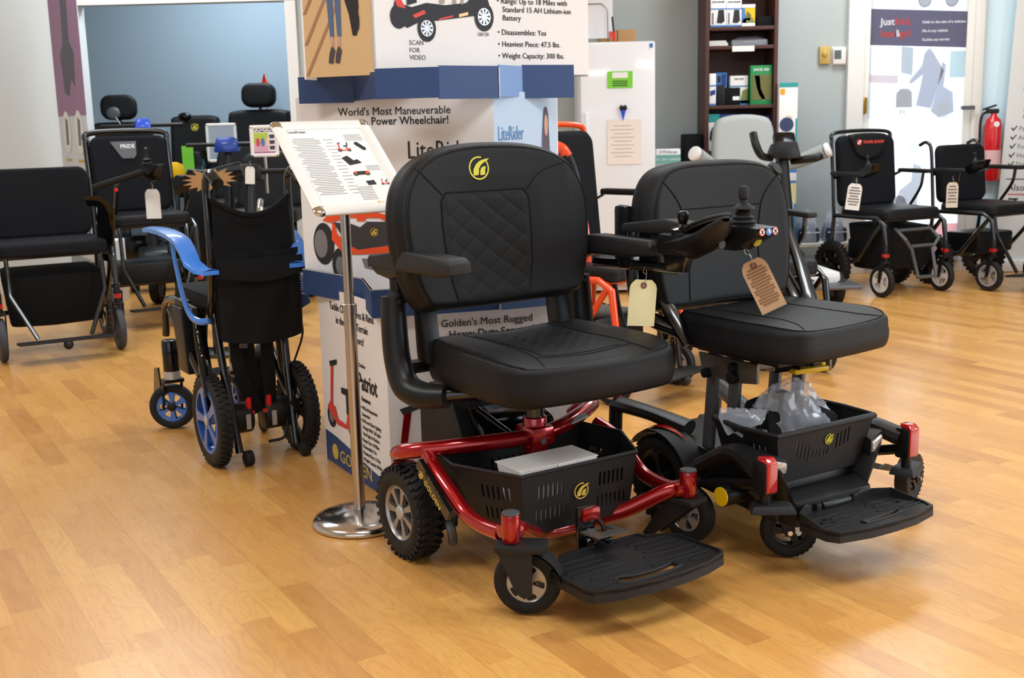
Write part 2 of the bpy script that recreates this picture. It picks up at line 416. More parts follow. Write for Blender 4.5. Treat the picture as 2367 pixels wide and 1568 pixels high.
# ================================================================= room shell
def struct(name,mb,m,sharp=30): return tag(obj(name,mb,m,None,sharp),kind='structure')
def floor_material():
    m=bpy.data.materials.new('maple_laminate'); m.use_nodes=True; nt=m.node_tree; N=nt.nodes.new; L=nt.links.new; b=nt.nodes['Principled BSDF']
    tc=N('ShaderNodeTexCoord'); mp=N('ShaderNodeMapping'); mp.vector_type='TEXTURE'; mp.inputs['Rotation'].default_value=(0,0,R_(120.8)); L(tc.outputs['Object'],mp.inputs[0])
    sp=N('ShaderNodeSeparateXYZ'); L(mp.outputs[0],sp.inputs[0])
    def M(op,a,b_=None,c=None):
        n=N('ShaderNodeMath'); n.operation=op
        for i,v in enumerate((a,b_,c)):
            if v is None: continue
            if isinstance(v,(int,float)): n.inputs[i].default_value=v
            else: L(v,n.inputs[i])
        return n.outputs[0]
    W=.0725; LN=.47
    v=M('DIVIDE',M('ADD',sp.outputs[1],.0035),W); row=M('FLOOR',v)
    wn=N('ShaderNodeTexWhiteNoise'); wn.noise_dimensions='1D'; L(row,wn.inputs['W'])
    u=M('ADD',M('DIVIDE',sp.outputs[0],LN),M('MULTIPLY',wn.outputs['Value'],7.31)); blk=M('FLOOR',u)
    cb=N('ShaderNodeCombineXYZ'); L(row,cb.inputs[0]); L(blk,cb.inputs[1])
    w2=N('ShaderNodeTexWhiteNoise'); w2.noise_dimensions='2D'; L(cb.outputs[0],w2.inputs['Vector'])
    # grain coordinates shifted per block
    ofs=N('ShaderNodeVectorMath'); ofs.operation='SCALE'; L(w2.outputs['Color'],ofs.inputs[0]); ofs.inputs['Scale'].default_value=13.
    sc_=N('ShaderNodeVectorMath'); sc_.operation='MULTIPLY'; L(mp.outputs[0],sc_.inputs[0]); sc_.inputs[1].default_value=(2.2,11,1)
    ad=N('ShaderNodeVectorMath'); ad.operation='ADD'; L(sc_.outputs[0],ad.inputs[0]); L(ofs.outputs[0],ad.inputs[1])
    n1=N('ShaderNodeTexNoise'); n1.inputs['Scale'].default_value=1.; n1.inputs['Detail'].default_value=2.; n1.inputs['Distortion'].default_value=.7; L(ad.outputs[0],n1.inputs['Vector'])
    rings=M('SINE',M('MULTIPLY',n1.outputs['Fac'],95.)); rings=M('POWER',M('ADD',M('MULTIPLY',rings,.5),.5),3.)
    n2=N('ShaderNodeTexNoise'); n2.inputs['Scale'].default_value=1.; n2.inputs['Detail'].default_value=5.
    s2=N('ShaderNodeVectorMath'); s2.operation='MULTIPLY'; L(mp.outputs[0],s2.inputs[0]); s2.inputs[1].default_value=(7,150,1); L(s2.outputs[0],n2.inputs['Vector'])
    cr=N('ShaderNodeValToRGB'); e=cr.color_ramp.elements; e[0].position=0.; e[0].color=(*S('ba8040'),1); e[1].position=1.; e[1].color=(*S('dea85a'),1)
    for p,c in ((.14,'c98f48'),(.45,'d2984e'),(.75,'daa055')): q=e.new(p); q.color=(*S(c),1)
    L(w2.outputs['Value'],cr.inputs[0])
    def mix(fac,a,b_,mode='MULTIPLY'):
        n=N('ShaderNodeMix'); n.data_type='RGBA'; n.blend_type=mode
        if isinstance(fac,(int,float)): n.inputs[0].default_value=fac
        else: L(fac,n.inputs[0])
        L(a,n.inputs[6])
        if isinstance(b_,tuple): n.inputs[7].default_value=(*b_,1)
        else: L(b_,n.inputs[7])
        return n.outputs[2]
    c=mix(M('MULTIPLY',rings,.20),cr.outputs[0],S('9a6229'),'MIX')
    c=mix(M('MULTIPLY',M('SUBTRACT',n2.outputs['Fac'],.35),.8),c,S('b9824c'),'MIX')
    n3=N('ShaderNodeTexNoise'); n3.inputs['Scale'].default_value=3.3; n3.inputs['Detail'].default_value=3.; L(ad.outputs[0],n3.inputs['Vector'])
    c=mix(M('MULTIPLY',M('SUBTRACT',n3.outputs['Fac'],.3),.5),c,S('eab566'),'MIX')
    fv=M('FRACT',v); fu=M('FRACT',u)
    ev=M('LESS_THAN',M('MINIMUM',fv,M('SUBTRACT',1.,fv)),.010); eu=M('LESS_THAN',M('MINIMUM',fu,M('SUBTRACT',1.,fu)),.0016)
    c=mix(M('MULTIPLY',M('MAXIMUM',ev,eu),.22),c,S('8a5c34'),'MIX')
    # every third strip edge is a real board joint
    v3=M('FRACT',M('DIVIDE',v,3.)); e3=M('LESS_THAN',v3,.006); c=mix(M('MULTIPLY',e3,.22),c,S('6b4426'),'MIX')
    L(c,b.inputs['Base Color']); b.inputs['Roughness'].default_value=.27; b.inputs['Specular IOR Level'].default_value=.5
    b.inputs['Coat Weight'].default_value=.18; b.inputs['Coat Roughness'].default_value=.14
    bp=N('ShaderNodeBump'); bp.inputs['Strength'].default_value=.08; bp.inputs['Distance'].default_value=.001; L(n2.outputs['Fac'],bp.inputs['Height']); L(bp.outputs[0],b.inputs['Normal'])
    n4=N('ShaderNodeTexNoise'); n4.inputs['Scale'].default_value=5.; L(tc.outputs['Object'],n4.inputs['Vector']); mr=N('ShaderNodeMapRange'); mr.inputs[3].default_value=.24; mr.inputs[4].default_value=.38; L(n4.outputs['Fac'],mr.inputs[0]); L(mr.outputs[0],b.inputs['Roughness'])
    return m
struct('floor',MB().plate([(-5.2,-3.6),(5.9,-3.6),(5.9,12.2),(-5.2,12.2)],.1,Matrix.Translation((0,0,-.1))),floor_material())
wallm=mat('grey_green_wall_paint',S('b0b7b5'),.75,bump=.15,bscale=250,spec=.3)
slate=mat('slate_blue_wall_paint',S('93a4b1'),.8,bump=.15,bscale=250,spec=.3)
litwall=mat('lit_wall_paint',S('d6dbda'),.75,bump=.15,bscale=250,spec=.3)  # same wall paint, brighter light on the left walls put into the colour
bluewall=mat('light_blue_wall_paint',S('dcf2fb'),.75,spec=.3)
trimm=mat('white_trim_paint',S('e6e2db'),.45)
ceilm=mat('ceiling_tile',S('e4e2dc'),.9)
WY=7.94
def wallbox(name,x0,x1,z0,z1,m,y=WY,th=.12): return struct(name,MB().box(((x0+x1)/2,y+th/2,(z0+z1)/2),(x1-x0,th,z1-z0)),m)
JX=at(694,200,WY).x; LX=at(195,200,WY).x; HZ=at(440,6,WY).z
DX0=at(1990,150,WY).x; DX1=at(2246,150,WY).x; CX=at(2264,200,WY).x
DH=2.12
struct('wall_back',MB().box(((JX+DX0)/2,WY+.06,CEIL/2),(DX0-JX,.12,CEIL)).box(((DX0+DX1)/2,WY+.06,(DH+CEIL)/2),(DX1-DX0,.12,CEIL-DH)).box(((DX1+CX)/2,WY+.06,CEIL/2),(CX-DX1,.12,CEIL)),wallm)
struct('wall_header',MB().box(((JX+LX)/2,WY+.06,(HZ+CEIL)/2),(JX-LX,.12,CEIL-HZ)),wallm)
struct('wall_left',MB().box(((LX-5.2)/2,WY+.06,CEIL/2),(LX+5.2,.12,CEIL)),litwall)
struct('wall_alcove',MB().box((-1.8,10.06,CEIL/2),(6.8,.12,CEIL)),slate)
struct('wall_alcove_side',MB().box((JX+.06+.9,WY+1.1,CEIL/2),(.12,2.0,CEIL)),slate)
struct('wall_far_left',MB().box((-5.2,3.2,CEIL/2),(.12,13.8,CEIL)),litwall)
struct('wall_right',MB().box(((CX+5.9)/2,WY+.06,CEIL/2),(5.9-CX,.12,CEIL)),bluewall)
struct('ceiling',MB().box((.35,4.3,CEIL+.06),(11.2,15.8,.12)),ceilm)
struct('trim_1',MB().box((JX-.035,WY-.012,HZ/2),(.07,.024,HZ)).box(((JX+LX)/2,WY-.012,HZ+.02),(JX-LX,.024,.045)),trimm)
struct('baseboard_back',MB().box(((JX+DX0-.1)/2,WY-.008,.05),(DX0-.1-JX,.016,.1)),trimm)
struct('baseboard_left',MB().box(((LX-5.2)/2,WY-.008,.05),(LX+5.2,.016,.1)),trimm)
struct('baseboard_right',MB().box(((CX+5.9)/2,WY-.008,.05),(5.9-CX,.016,.1)),trimm)
# glass door with daylight behind it
dr=thing('door_1',None,None,(0,0,0)); dr['kind']='structure'
mb=MB(); 
mb.box((DX0-.045,WY-.02,DH/2),(.11,.06,DH),bev=.006); mb.box((DX0+.03,WY+.02,DH/2),(.06,.09,DH),bev=.004); mb.box((DX1-.03,WY+.02,DH/2),(.06,.09,DH),bev=.004); mb.box((DX1+.03,WY-.02,DH/2),(.06,.06,DH),bev=.006); mb.box(((DX0+DX1)/2,WY-.02,DH+.03),(DX1-DX0,.06,.08))
mb.box(((DX0+DX1)/2,WY+.03,.1),(DX1-DX0,.05,.2))
obj('door_frame',mb,trimm,dr)
mb=MB(); mb.box(((DX0+DX1)/2,WY+.04,(DH+.2)/2),(DX1-DX0-.12,.006,DH-.2)); obj('glass_pane',mb,mat('window_glass',(1,1,1),.0,trans=1.,ior=1.02,alpha=.25),dr)
p=at(1999,244,WY-.05); mb=MB(); mb.box((p.x,WY-.052,p.z),(.02,.006,.11),bev=.002); mb.cyl((p.x+.008,WY-.056,p.z-.05),(p.x+.008,WY-.056,p.z+.05),.007,10); obj('door_hinge',mb,mat('brass',S('a98a4a'),.3,metal=.9),dr)
p=at(2236,249,WY-.06); mb=MB(); mb.box((p.x,WY-.07,p.z),(.085,.03,.026),bev=.004); obj('door_handle',mb,darkgrey,dr)
o=area('outdoor_daylight',((DX0+DX1)/2,WY+.9,1.25),(-90,0,0),1.9,2.5,88,(.88,.96,1))
# ================================================================= red power wheelchair in front
def red_chair():
    t=thing('power_wheelchair','black power wheelchair with quilted backrest, candy red frame and silver wheels, nearest the camera','wheelchair',(-.051,3.023,0),-57)
    BI=t.matrix_basis.inverted() if False else (Matrix.Translation((-.051,3.023,0))@Matrix.Rotation(R_(-57),4,'Z')).inverted()
    # --- drive wheels
    for s in (-1,1):
        wheel(t,(-.01,s*.262,.12),(0,s,0),.12,.078,.072,7,(.3,.88),.66,rubber,alloy,silver,tread=34,name='drive_wheel',hubR=.26,chev=True,barrel=blackmetal)
    # --- red frame
    def side(s):
        mb=MB(); mb.tube([(.10,s*.262,.292),(.155,s*.272,.272),(.22,s*.272,.238),(.285,s*.268,.198),(.35,s*.266,.186),(.43,s*.26,.188)],.0185,seg=14,sub=6); return mb
    mb=MB(); mb.tube([(-.03,-.275,.262),(.0,-.292,.283),(.045,-.285,.297),(.10,-.235,.308),(.17,-.10,.318),(.19,0,.32),(.17,.10,.326),(.10,.235,.336),(.05,.285,.334),(.0,.292,.315),(-.03,.275,.285)],.0205,seg=16,sub=6)
    fr_=obj('crossbar',mb,redm,t)
    nb=MB(); nb.box((.178,.145,.338),(.03,.05,.006),(18,0,-14),bev=.002); nb.box((.176,.145,.3385),(.016,.04,.0068),(18,0,-14)); obj('specification_plate',nb,silver,fr_)
    for s in (-1,1): obj('side_tube',side(s),redm,t)
    cb=MB(); cb.tube([(.46,-.255,.2),(.44,-.215,.192),(.38,-.14,.145),(.33,-.06,.118),(.33,.06,.118),(.38,.14,.145),(.44,.215,.192),(.46,.255,.2)],.02,seg=12,flat=.75); obj('front_crossmember',cb,redm,t)
    pb=MB(); pb.cyl((.19,0,.268),(.19,0,.372),.031,24,bev=.004); pb.box((.19,0,.325),(.085,.07,.05),bev=.012); obj('post_clamp',pb,redm,t)
    bb=MB(); bb.cyl((.224,-.004,.315),(.235,-.004,.315),.008,10); obj('clamp_bolt',bb,darkgrey,t)
    pb=MB(); pb.cyl((.19,0,.15),(.19,0,.47),.0235,20); obj('seat_post',pb,blackmetal,t)
    pb=MB(); pb.cyl((.19,0,.13),(.19,0,.2),.045,20,bev=.004); pb.box((.12,0,.14),(.2,.12,.05),bev=.01); obj('post_base',pb,redm,t)
    # --- decal strip by the wheel
    d=Vector((.275,-.302,.196))-Vector((.135,-.302,.292)); M=basis((.128,-.300,.279),(d.x,0,d.z),(-d.z,-.0,d.x) if False else (.55,0,.83))
    sb=MB(); sb.plate(rrect(.175,.030,.004,3,.082,.002),.012,basis((.128,-.302,.285),(d.x,0,d.z),(-d.z*.0+.56,0,.83))@Matrix.Translation((0,0,-.008)))
    st=obj('side_badge_strip',sb,blackmetal,t)
    MM=basis((.128,-.3105,.285),(d.x,0,d.z),(.56,0,.83)); 
    text('GOLDEN',.0185,MM@Matrix.Translation((.052,-.0055,.0032)),goldp,st,'badge_lettering',sx=1.2); lg=MB(); swoosh(lg,.019,MM@Matrix.Translation((.034,.002,.0035))); obj('round_emblem',lg,goldp,st)
    # --- battery box and motors
    mb=MB(); mb.hull([(-.17,y,z) for y in(-.135,.135) for z in(.13,.37)]+[(.06,y,.13) for y in(-.135,.135)]+[(-.02,y,.425) for y in(-.13,.13)]+[(-.12,y,.425) for y in(-.13,.13)]+[(.06,y,.30) for y in(-.135,.135)],bev=.008)
    bx=obj('battery_box',mb,plast_t,t)
    mb=MB(); mb.hull([(.052+.0,y,.30) for y in(-.10,.12)]+[(.02,y,.372) for y in(-.10,.12)]+[(.13,y,.285) for y in (-.10,.12)]+[(.10,y,.335) for y in(-.10,.12)],bev=.006); obj('controller_cover',mb,plast_g,t)
    hb=MB(); hb.tube([(.0,-.11,.425),(.0,-.10,.44),(.0,-.03,.44),(.0,-.02,.425)],.012,seg=10,smooth=False); hb.box((.012,-.075,.42),(.03,.075,.03),bev=.008); obj('battery_handle',hb,redp,bx)
    lb=MB(); lb.cyl((.05,-.085,.375),(.15,-.042,.318),.0085,12); o=obj('freewheel_lever',lb,blackmetal,t); lb=MB(); lb.cyl((.148,-.043,.319),(.162,-.037,.311),.0088,12,bev=.003); obj('lever_tip',lb,chrome,o)
    for s in (-1,1):
        mb=MB(); mb.cyl((-.01,s*.08,.12),(-.01,s*.215,.12),.048,24,bev=.008); mb.box((.03,s*.2,.13),(.13,.05,.09),bev=.012); obj('motor',mb,blackmetal,t)
        mb=MB(); mb.cyl((-.01,s*.2,.12),(-.01,s*.27,.12),.018,14); mb.tube([(.06,s*.2,.12),(.13,s*.22,.1),(.12,s*.21,.06)],.012,seg=8); obj('axle',mb,darkgrey,t)
    cab=MB(); cab.tube([(.06,-.12,.46),(.05,-.115,.40),(.07,-.1,.34),(.13,-.09,.30),(.17,-.06,.30)],.004,seg=7); obj('cable',cab,rubber,t)
    # --- basket with real slots
    z0,z1=.138,.292
    top=[(.385,-.172),(.385,.172),(.215,.258),(.075,.225),(.06,-.225),(.20,-.250)]
    bot=[(.372,-.155),(.372,.155),(.22,.20),(.10,.18),(.09,-.18),(.22,-.2)]
    mb=MB(); n=6
    for i in range(n):
        j=(i+1)%n; b0=(*bot[i],z0);b1=(*bot[j],z0);t1=(*top[j],z1);t0=(*top[i],z1); L=math.dist(bot[i],bot[j]); sl=[]
        if i==0:
            for x0 in (.035,.215): sl+=[(x0+k*.0135,.104,.0062,.036) for k in range(6)]
            for x0 in (.03,.21): sl+=[(x0+k*.0135,.046,.0055,.032) for k in range(7)]
        elif i in (1,5):
            sl+=[(L*.28+k*.0155,.10,.0065,.036) for k in range(6)]+[(L*.3+k*.0155,.045,.0055,.032) for k in range(5)]
        else: sl+=[(L*.25+k*L*.06,.09,.0065,.036) for k in range(8)]
        slotwall(mb,b0,b1,t1,t0,sl)
    mb.plate(bot,.003,Matrix.Translation((0,0,z0)))
    bk=obj('basket',mb,plast_t,t)
    mb=MB(); mb.tube([(*p,z1) for p in top],.0045,seg=8,smooth=False,closed=True); obj('basket_rim',mb,plast_t,bk)
    M=basis((.3832,0,.225),(0,1,0),(.09,0,1)); lb=MB(); swoosh(lb,.042,M@Matrix.Translation((0,0,.0012))); obj('round_emblem',lb,goldp,bk)
    # --- front posts, forks and casters
    for s,c in ((-1,BI@Vector((.022,2.508,.078))),(1,BI@Vector((.456,2.940,.078)))):
        px,py=.474,s*.262
        mb=MB(); mb.cyl((px,py,.182),(px,py,.247),.0215,24,bev=.002); mb.box((px-.02,py-s*.01,.2),(.05,.05,.032),bev=.01); ps=obj('caster_post',mb,redm,t)
        cb=MB(); cb.cyl((px,py,.2465),(px,py,.252),.0205,24,bev=.002); obj('post_cap',cb,darkgrey,ps)
        axv=(Vector((-.15,-1,0)) if s<0 else Vector((-.72,-.7,0))); axl=(BI.to_3x3()@axv).normalized()
        hd=Vector((0,0,1)).cross(axl).normalized()
        if (Vector((px,py,0))-Vector((c.x,c.y,0))).dot(hd)<0: hd=-hd
        fk=MB(); top_=Vector((px,py,.172))
        Mf=basis((px,py,.166),hd,Vector((0,0,1)).cross(hd))
        fk.box((-.022,0,.007),(.115,.07,.016),bev=.006,M=Mf)
        # mudguard arc over the wheel
        cc=Mf.inverted()@Vector((c.x,c.y,c.z)); cx_=cc.x
        arc=[(cx_-.088*math.sin(R_(a)),cc.z+.090*math.cos(R_(a))) for a in range(-12,84,8)]
        fk.grid(lambda u,v:(arc[round(u*(len(arc)-1))][0],(v-.5)*.058,arc[round(u*(len(arc)-1))][1]),len(arc),5,M=Mf)
        fk.grid(lambda u,v:(arc[round(u*(len(arc)-1))][0]*.985+cx_*.015,(v-.5)*.058,arc[round(u*(len(arc)-1))][1]-.004),len(arc),5,M=Mf)
        for q in (-1,1):
            P=[(-.0+.028,0),(-.05,0),(cx_-.018,cc.z-.012),(cx_,cc.z-.02),(cx_+.018,cc.z-.008)]
            fk.plate(P,.006,Mf@Matrix.Translation((0,q*.027+(.003),0))@Matrix.Rotation(R_(90),4,'X'))
        fo=obj('caster_fork',fk,plast_t,t)
        bl=MB(); bl.cyl(c-axl*.036,c+axl*.036,.007,10); obj('axle_bolt',bl,darkgrey,fo)
        wheel(t,c,axl if axl.dot(BI.to_3x3()@Vector((0,-1,0)))>0 else -axl,.078,.042,.046,5,(.32,.9),.5,rubber,alloy,darkgrey,name='caster_wheel',hubR=.26,lip=2,face=.22)
    # --- footplate
    def outline(g=0.):
        h=[(.452,.118),(.475,.128),(.497,.180),(.52,.193),(.66,.197),(.680,.188)]
        o=[(x-(g if x>.6 else -g),y-g) for x,y in h]; f=[(.702-g,.12),(.712-g,.04),(.712-g,-.04),(.702-g,-.12)]
        return o+f+[(x,-y) for x,y in o[::-1]]
    slot=[(.646,.060),(.672,.066),(.682,.03),(.686,-.04),(.682,-.095),(.668,-.110),(.648,-.108),(.640,-.09),(.654,-.06),(.658,0)]
    tilt=Matrix.Translation((.45,0,.098))@Matrix.Rotation(R_(-1.5),4,'Y')@Matrix.Translation((-.45,0,0))
    mb=MB(tilt); mb.plate([outline(),[(x,y) for x,y in slot]],.008)
    o0,o1=outline(),outline(.006)
    vs=[(x,y,z) for (x,y) in o0 for z in (-.018,.013)]+[(x,y,z) for (x,y) in o1 for z in (-.018,.013)]
    n=len(o0); fs=[]
    for i in range(n):
        j=(i+1)%n
        if False: continue
        fs+=[(2*i,2*j,2*j+1,2*i+1),(2*n+2*i,2*n+2*i+1,2*n+2*j+1,2*n+2*j),(2*i+1,2*j+1,2*n+2*j+1,2*n+2*i+1),(2*i,2*n+2*i,2*n+2*j,2*j)]
    mb._add(vs,fs); fp=obj('footplate',mb,plast_t,t)
    rb=MB(tilt)
    for s in (-1,1):
        for k,(x,y0,y1) in enumerate([(.50,.05,.165),(.53,.05,.17),(.56,.05,.175),(.585,.03,.175),(.612,.02,.18),(.637,.01,.182),(.662,.1,.18)]):
            if s>0 or x not in (.612,.637): rb.box((x,s*(y0+y1)/2,.0085),(.009,y1-y0,.0045),bev=.002)
    rb.box((.62,0,.0085),(.007,.3,.0045),bev=.002); rb.tube([(x,y,.008) for x,y in slot],.003,seg=6,smooth=False,closed=True)
    obj('grip_rib',rb,plast_t,fp)['kind']='stuff'
    mb=MB(); mb.plate([[(.440,-.045),(.440,.045),(.510,.045),(.510,-.045)],[(.462,-.012),(.478,-.012),(.478,.026),(.440+.005,.026),(.445,-.012)][::-1]],.004,Matrix.Translation((0,0,.112))@Matrix.Rotation(R_(-4),4,'Y')); obj('mounting_plate',mb,gunmetal,fp)
    mb=MB(); mb.box((.445,0,.12),(.035,.03,.026),bev=.005); mb.cyl((.44,-.03,.118),(.44,.035,.118),.008,12); mb.box((.425,-.02,.15),(.012,.05,.10),bev=.003); mb.tube([(.425,.01,.17),(.44,.02,.15),(.455,.02,.125)],.006,seg=8); mb.sph((.472,.012,.125),.011,12); obj('footplate_hinge',mb,blackmetal,t)
    mb=MB(); mb.box((.425,-.01,.182),(.03,.05,.03),bev=.004); obj('hinge_mount',mb,redm,t)
    # --- seat cushion
    so=smooth_poly([(.045,-.20),(.10,-.232),(.30,-.246),(.42,-.240),(.470,-.20),(.487,-.10),(.492,.0),(.487,.10),(.470,.20),(.42,.24),(.30,.246),(.10,.232),(.045,.20),(.03,.0)],6,True)
    f=lambda u,v: -.020*max(0,(u-.30)/.19)**2 -.006*math.cos(min(1,abs(v)/.24)*PI)*(1 if u<.45 else .5)+.004
    P=Pillow(so,.098,fr(0,.005,.472),crown=.004,f=f,rim=.022,bulge=.02,c=(.26,0)); st=obj('seat_cushion',P.mesh(30),leather,t,sharp=60)
    sm=MB(); k=.955; lp=[(P.c[0]+(p[0]-P.c[0])*k,P.c[1]+(p[1]-P.c[1])*k) for p in so]; P.seam(sm,lp+[lp[0]],.0016)
    for s in (-1,1): P.seam(sm,[(.40,s*.0+s*.14),(.455,s*.155)],.0013); P.seam(sm,[(.06,s*.13),(.25,s*.125),(.40,s*.14)],.0013)
    P.seam(sm,[(.40,-.14),(.405,0),(.40,.14)],.0013); obj('seam',sm,fabric,st)
    sm=MB(); k=.975; lp=[(P.c[0]+(p[0]-P.c[0])*k,P.c[1]+(p[1]-P.c[1])*k) for p in so]; P.stitches(sm,lp[10:70],.0075,.0007); obj('stitching',sm,mat('grey_thread',S('5a5a5a'),.7),st)
    q=MB(P.M)
    def QG(u,v):
        x=.08+.31*u; y=(-.115+.23*v)*(1.); a=math.sin(PI*(x/.042+y/.042)); b=math.sin(PI*(x/.042-y/.042)); p=(abs(a)**.35)*(abs(b)**.35)
        e=min(1,min(u,1-u,v,1-v)*12); return (x,y,P.d(x,y)+.0012+.0035*p*e)
    q.grid(QG,60,46); obj('quilted_panel',q,leather_d,st,sharp=80)
    # seat pan
    mb=MB(); mb.box((.25,0,.466),(.36,.38,.012),bev=.004); mb.box((.19,0,.45),(.10,.12,.03),bev=.008); obj('seat_pan',mb,plast,t)
    # --- backrest
    Mb=basis((.072,-.026,.652),(0,1,0),(-.13,0,1))
    bo=smooth_poly([(-.205,0),(-.245,.022),(-.268,.08),(-.282,.16),(-.283,.24),(-.262,.31),(-.215,.361),(-.13,.394),(0,.404),(.13,.394),(.215,.361),(.262,.31),(.283,.24),(.282,.16),(.268,.08),(.245,.022),(.205,0),(0,-.003)],5,True)
    f=lambda u,v: .016*min(1,(abs(u+.03)/.24))**2-.012*(1-min(1,abs(u+.03)/.16)**2)*(1-min(1,abs(v-.16)/.16)**2)
    P=Pillow(bo,.072,Mb@Matrix.Translation((0,0,-.03)),crown=.0,f=f,rim=.030,bulge=.012,c=(0,.21)); bk=obj('backrest',P.mesh(34),leather,t,sharp=60)
    sm=MB(); k=.925; lp=[(P.c[0]+(p[0]-P.c[0])*k,P.c[1]+(p[1]-P.c[1])*k) for p in bo]; P.seam(sm,lp[2:-8],.0015)
    CI=-.034; ins=[(x+CI,y) for x,y in [(-.105,.012),(-.125,.10),(-.13,.20),(-.128,.262),(-.112,.282),(.112,.282),(.128,.262),(.13,.20),(.125,.10),(.105,.012)]]
    P.seam(sm,ins,.0022)
    for s in (-1,1): P.seam(sm,smooth_poly([(s*.122+CI,.276),(s*.17+CI,.322),(s*.225,.345)],4),.0014)
    obj('seam',sm,fabric,bk)
    sm=MB(); k=.955; lp=[(P.c[0]+(p[0]-P.c[0])*k,P.c[1]+(p[1]-P.c[1])*k) for p in bo]; P.stitches(sm,lp[4:40],.007,.0005); obj('stitching',sm,mat('grey_thread',S('5a5a5a'),.7),bk)
    q=MB(P.M)
    def QB(u,v):
        y=.012+.268*v; hw=.108+.02*min(1,v*1.6)-(.014*max(0,(v-.93)/.07)); x=hw*(2*u-1)+CI; a=math.sin(PI*(x*.80/.056+y/.056)); b=math.sin(PI*(x*.80/.056-y/.056)); p=(abs(a)**.2)*(abs(b)**.2)
        e=min(1,min(u,1-u,v,1-v)*14); return (x,y,P.d(x,y)+.0008+.0030*p*e)
    q.grid(QB,96,100); obj('quilted_panel',q,leather_d,bk,sharp=80)
    e=P.M@Matrix.Translation((-.045,.338,P.d(-.045,.338)+.0004)); lg=MB(); swoosh(lg,.058,e); obj('embroidered_emblem',lg,gold,bk)
    # back shell, brackets and armrests
    for s in (-1,1):
        mb=MB()
        mb.hull([(.03+a,-.02+s*y,z) for a,y,z in ((-.02,.178,.66),(.03,.178,.66),(-.01,.225,.66),(.03,.225,.66),(.0,.182,.52),(.06,.182,.52),(.0,.225,.52),(.06,.225,.52))],bev=.008)
        obj('back_bracket',mb,plast,t)
    mb=MB()
    for s in (-1,1): mb.tube([(.04,-.02+s*.16,.655),(.05,-.02+s*.19,.668),(.04,-.02+s*.235,.655)],.008,seg=8)
    mb.box((.0,0,.5),(.04,.5,.03),bev=.006); obj('back_hinge',mb,plast,t)
    for s in (-1,1):
        n_='armrest'
        mb=MB(); mb.hull([(-.105,s*.275+a,.752+b) for a in (-.028,.028) for b in (0,.022)]+[(-.10,s*.275+a,.782) for a in (-.024,.024)]+[(.345-(.03 if s<0 else 0),s*.278+a,.765+b) for a in (-.03,.03) for b in (.004,.03)]+[(.33-(.03 if s<0 else 0),s*.278+a,.806) for a in (-.024,.024)]+[(.10,s*.277+a,.806) for a in (-.026,.026)]+[(.25,s*.278+a,.758) for a in (-.024,.024)],bev=.0035)
        a=obj('armrest_pad',mb,arm_mat,t)
        mb=MB(); mb.hull([(-.10,s*.275+q,.75) for q in (-.022,.022)]+[(.12,s*.277+q,.76) for q in (-.022,.022)]+[(.0,s*.277+q,.728) for q in (-.02,.02)]+[(-.07,s*.277+q,.735) for q in (-.02,.02)],bev=.004); obj('armrest_carrier',mb,plast,a)
        mb=MB(); mb.tube([(.0,s*.277,.74),(.0,s*.277,.67)],.017,seg=14); mb.cyl((.0,s*.277,.668),(.0,s*.277,.70),.03,18,bev=.005,r1=.022); mb.tube([(-.005,s*.285,.685),(.0,s*.288,.60),(.012,s*.288,.52),(.045,s*.285,.465),(.10,s*.268,.448),(.16,s*.235,.452)],[.031,.033,.034,.036,.034,.028],seg=16,sub=6)
        ab=obj('armrest_bracket',mb,plast,t)
        mb=MB(); mb.cyl((-.03,s*.285,.645),(-.06,s*.285,.65),.02,14,bev=.004,r1=.012); obj('clamp_knob',mb,plast,ab)
        mb=MB(); mb.tube([(.14,s*.235,.452),(.20,s*.15,.458),(.22,s*.08,.458)],.02,seg=10,smooth=False); obj('armrest_tube',mb,blackmetal,ab)
        am=MB(); Mr=basis((-.036 if s<0 else -.036,s*.285,.60),(0,s*-.4,0),(.09,0,-1))
        am.plate(rrect(.018,.076,.008,5),.003,basis((-.031,s*.2965,.60),(-.55,-s*.83,0),(-.10,0,1))@Matrix.Translation((0,0,-.001))); obj('amber_reflector',am,amber,ab)
    # joystick controller on the left armrest
    mb=MB(); mb.tube([(.08,.283,.728),(.30,.283,.738),(.42,.283,.74)],.013,seg=10,smooth=False); mb.box((.22,.283,.745),(.05,.03,.04),bev=.004); mb.hull([(.36,.27,.79),(.46,.27,.79),(.44,.27,.735),(.38,.27,.735),(.36,.295,.79),(.46,.295,.79),(.44,.295,.735),(.38,.295,.735)],bev=.004); obj('controller_rail',mb,blackmetal,t)
    Mj=Matrix.Translation((.36,.283,.796))@Matrix.Rotation(R_(-16),4,'Y')
    mb=MB(Mj); sec=[(0,.026,.018,-.0),(.04,.034,.026,-.002),(.10,.042,.044,-.012),(.16,.044,.040,-.008),(.20,.042,.028,.003),(.222,.030,.012,.012),(.228,.012,.006,.014)]
    mb.grid(lambda u,v:(lambda q:(q[0],q[1]*math.cos(2*PI*v),q[3]+q[2]*math.sin(2*PI*v)*(1. if math.sin(2*PI*v)<0 else .45)))(sec[round(u*(len(sec)-1))]),len(sec),20,cv=True)
    mb.cap([(0,.026*math.cos(2*PI*k/20),.018*math.sin(2*PI*k/20)) for k in range(20)]); jc=obj('joystick_controller',mb,plast,t,sharp=50)
    mb=MB(Mj@Matrix.Translation((.168,0,.012))@Matrix.Rotation(R_(-4),4,'Y')); mb.plate(circ(.062,32,ry=.044),.011); mb.tube([(x,y,.009) for x,y in circ(.062,28,ry=.044)],.004,seg=8,closed=True); obj('key_panel',mb,plast_t,jc)
    mb=MB(); mb.box((.415,.283,.802),(.10,.062,.05),bev=.008); mb.cyl((.425,.283,.82),(.425,.283,.838),.028,20,bev=.004); obj('joystick_base',mb,plast,jc)
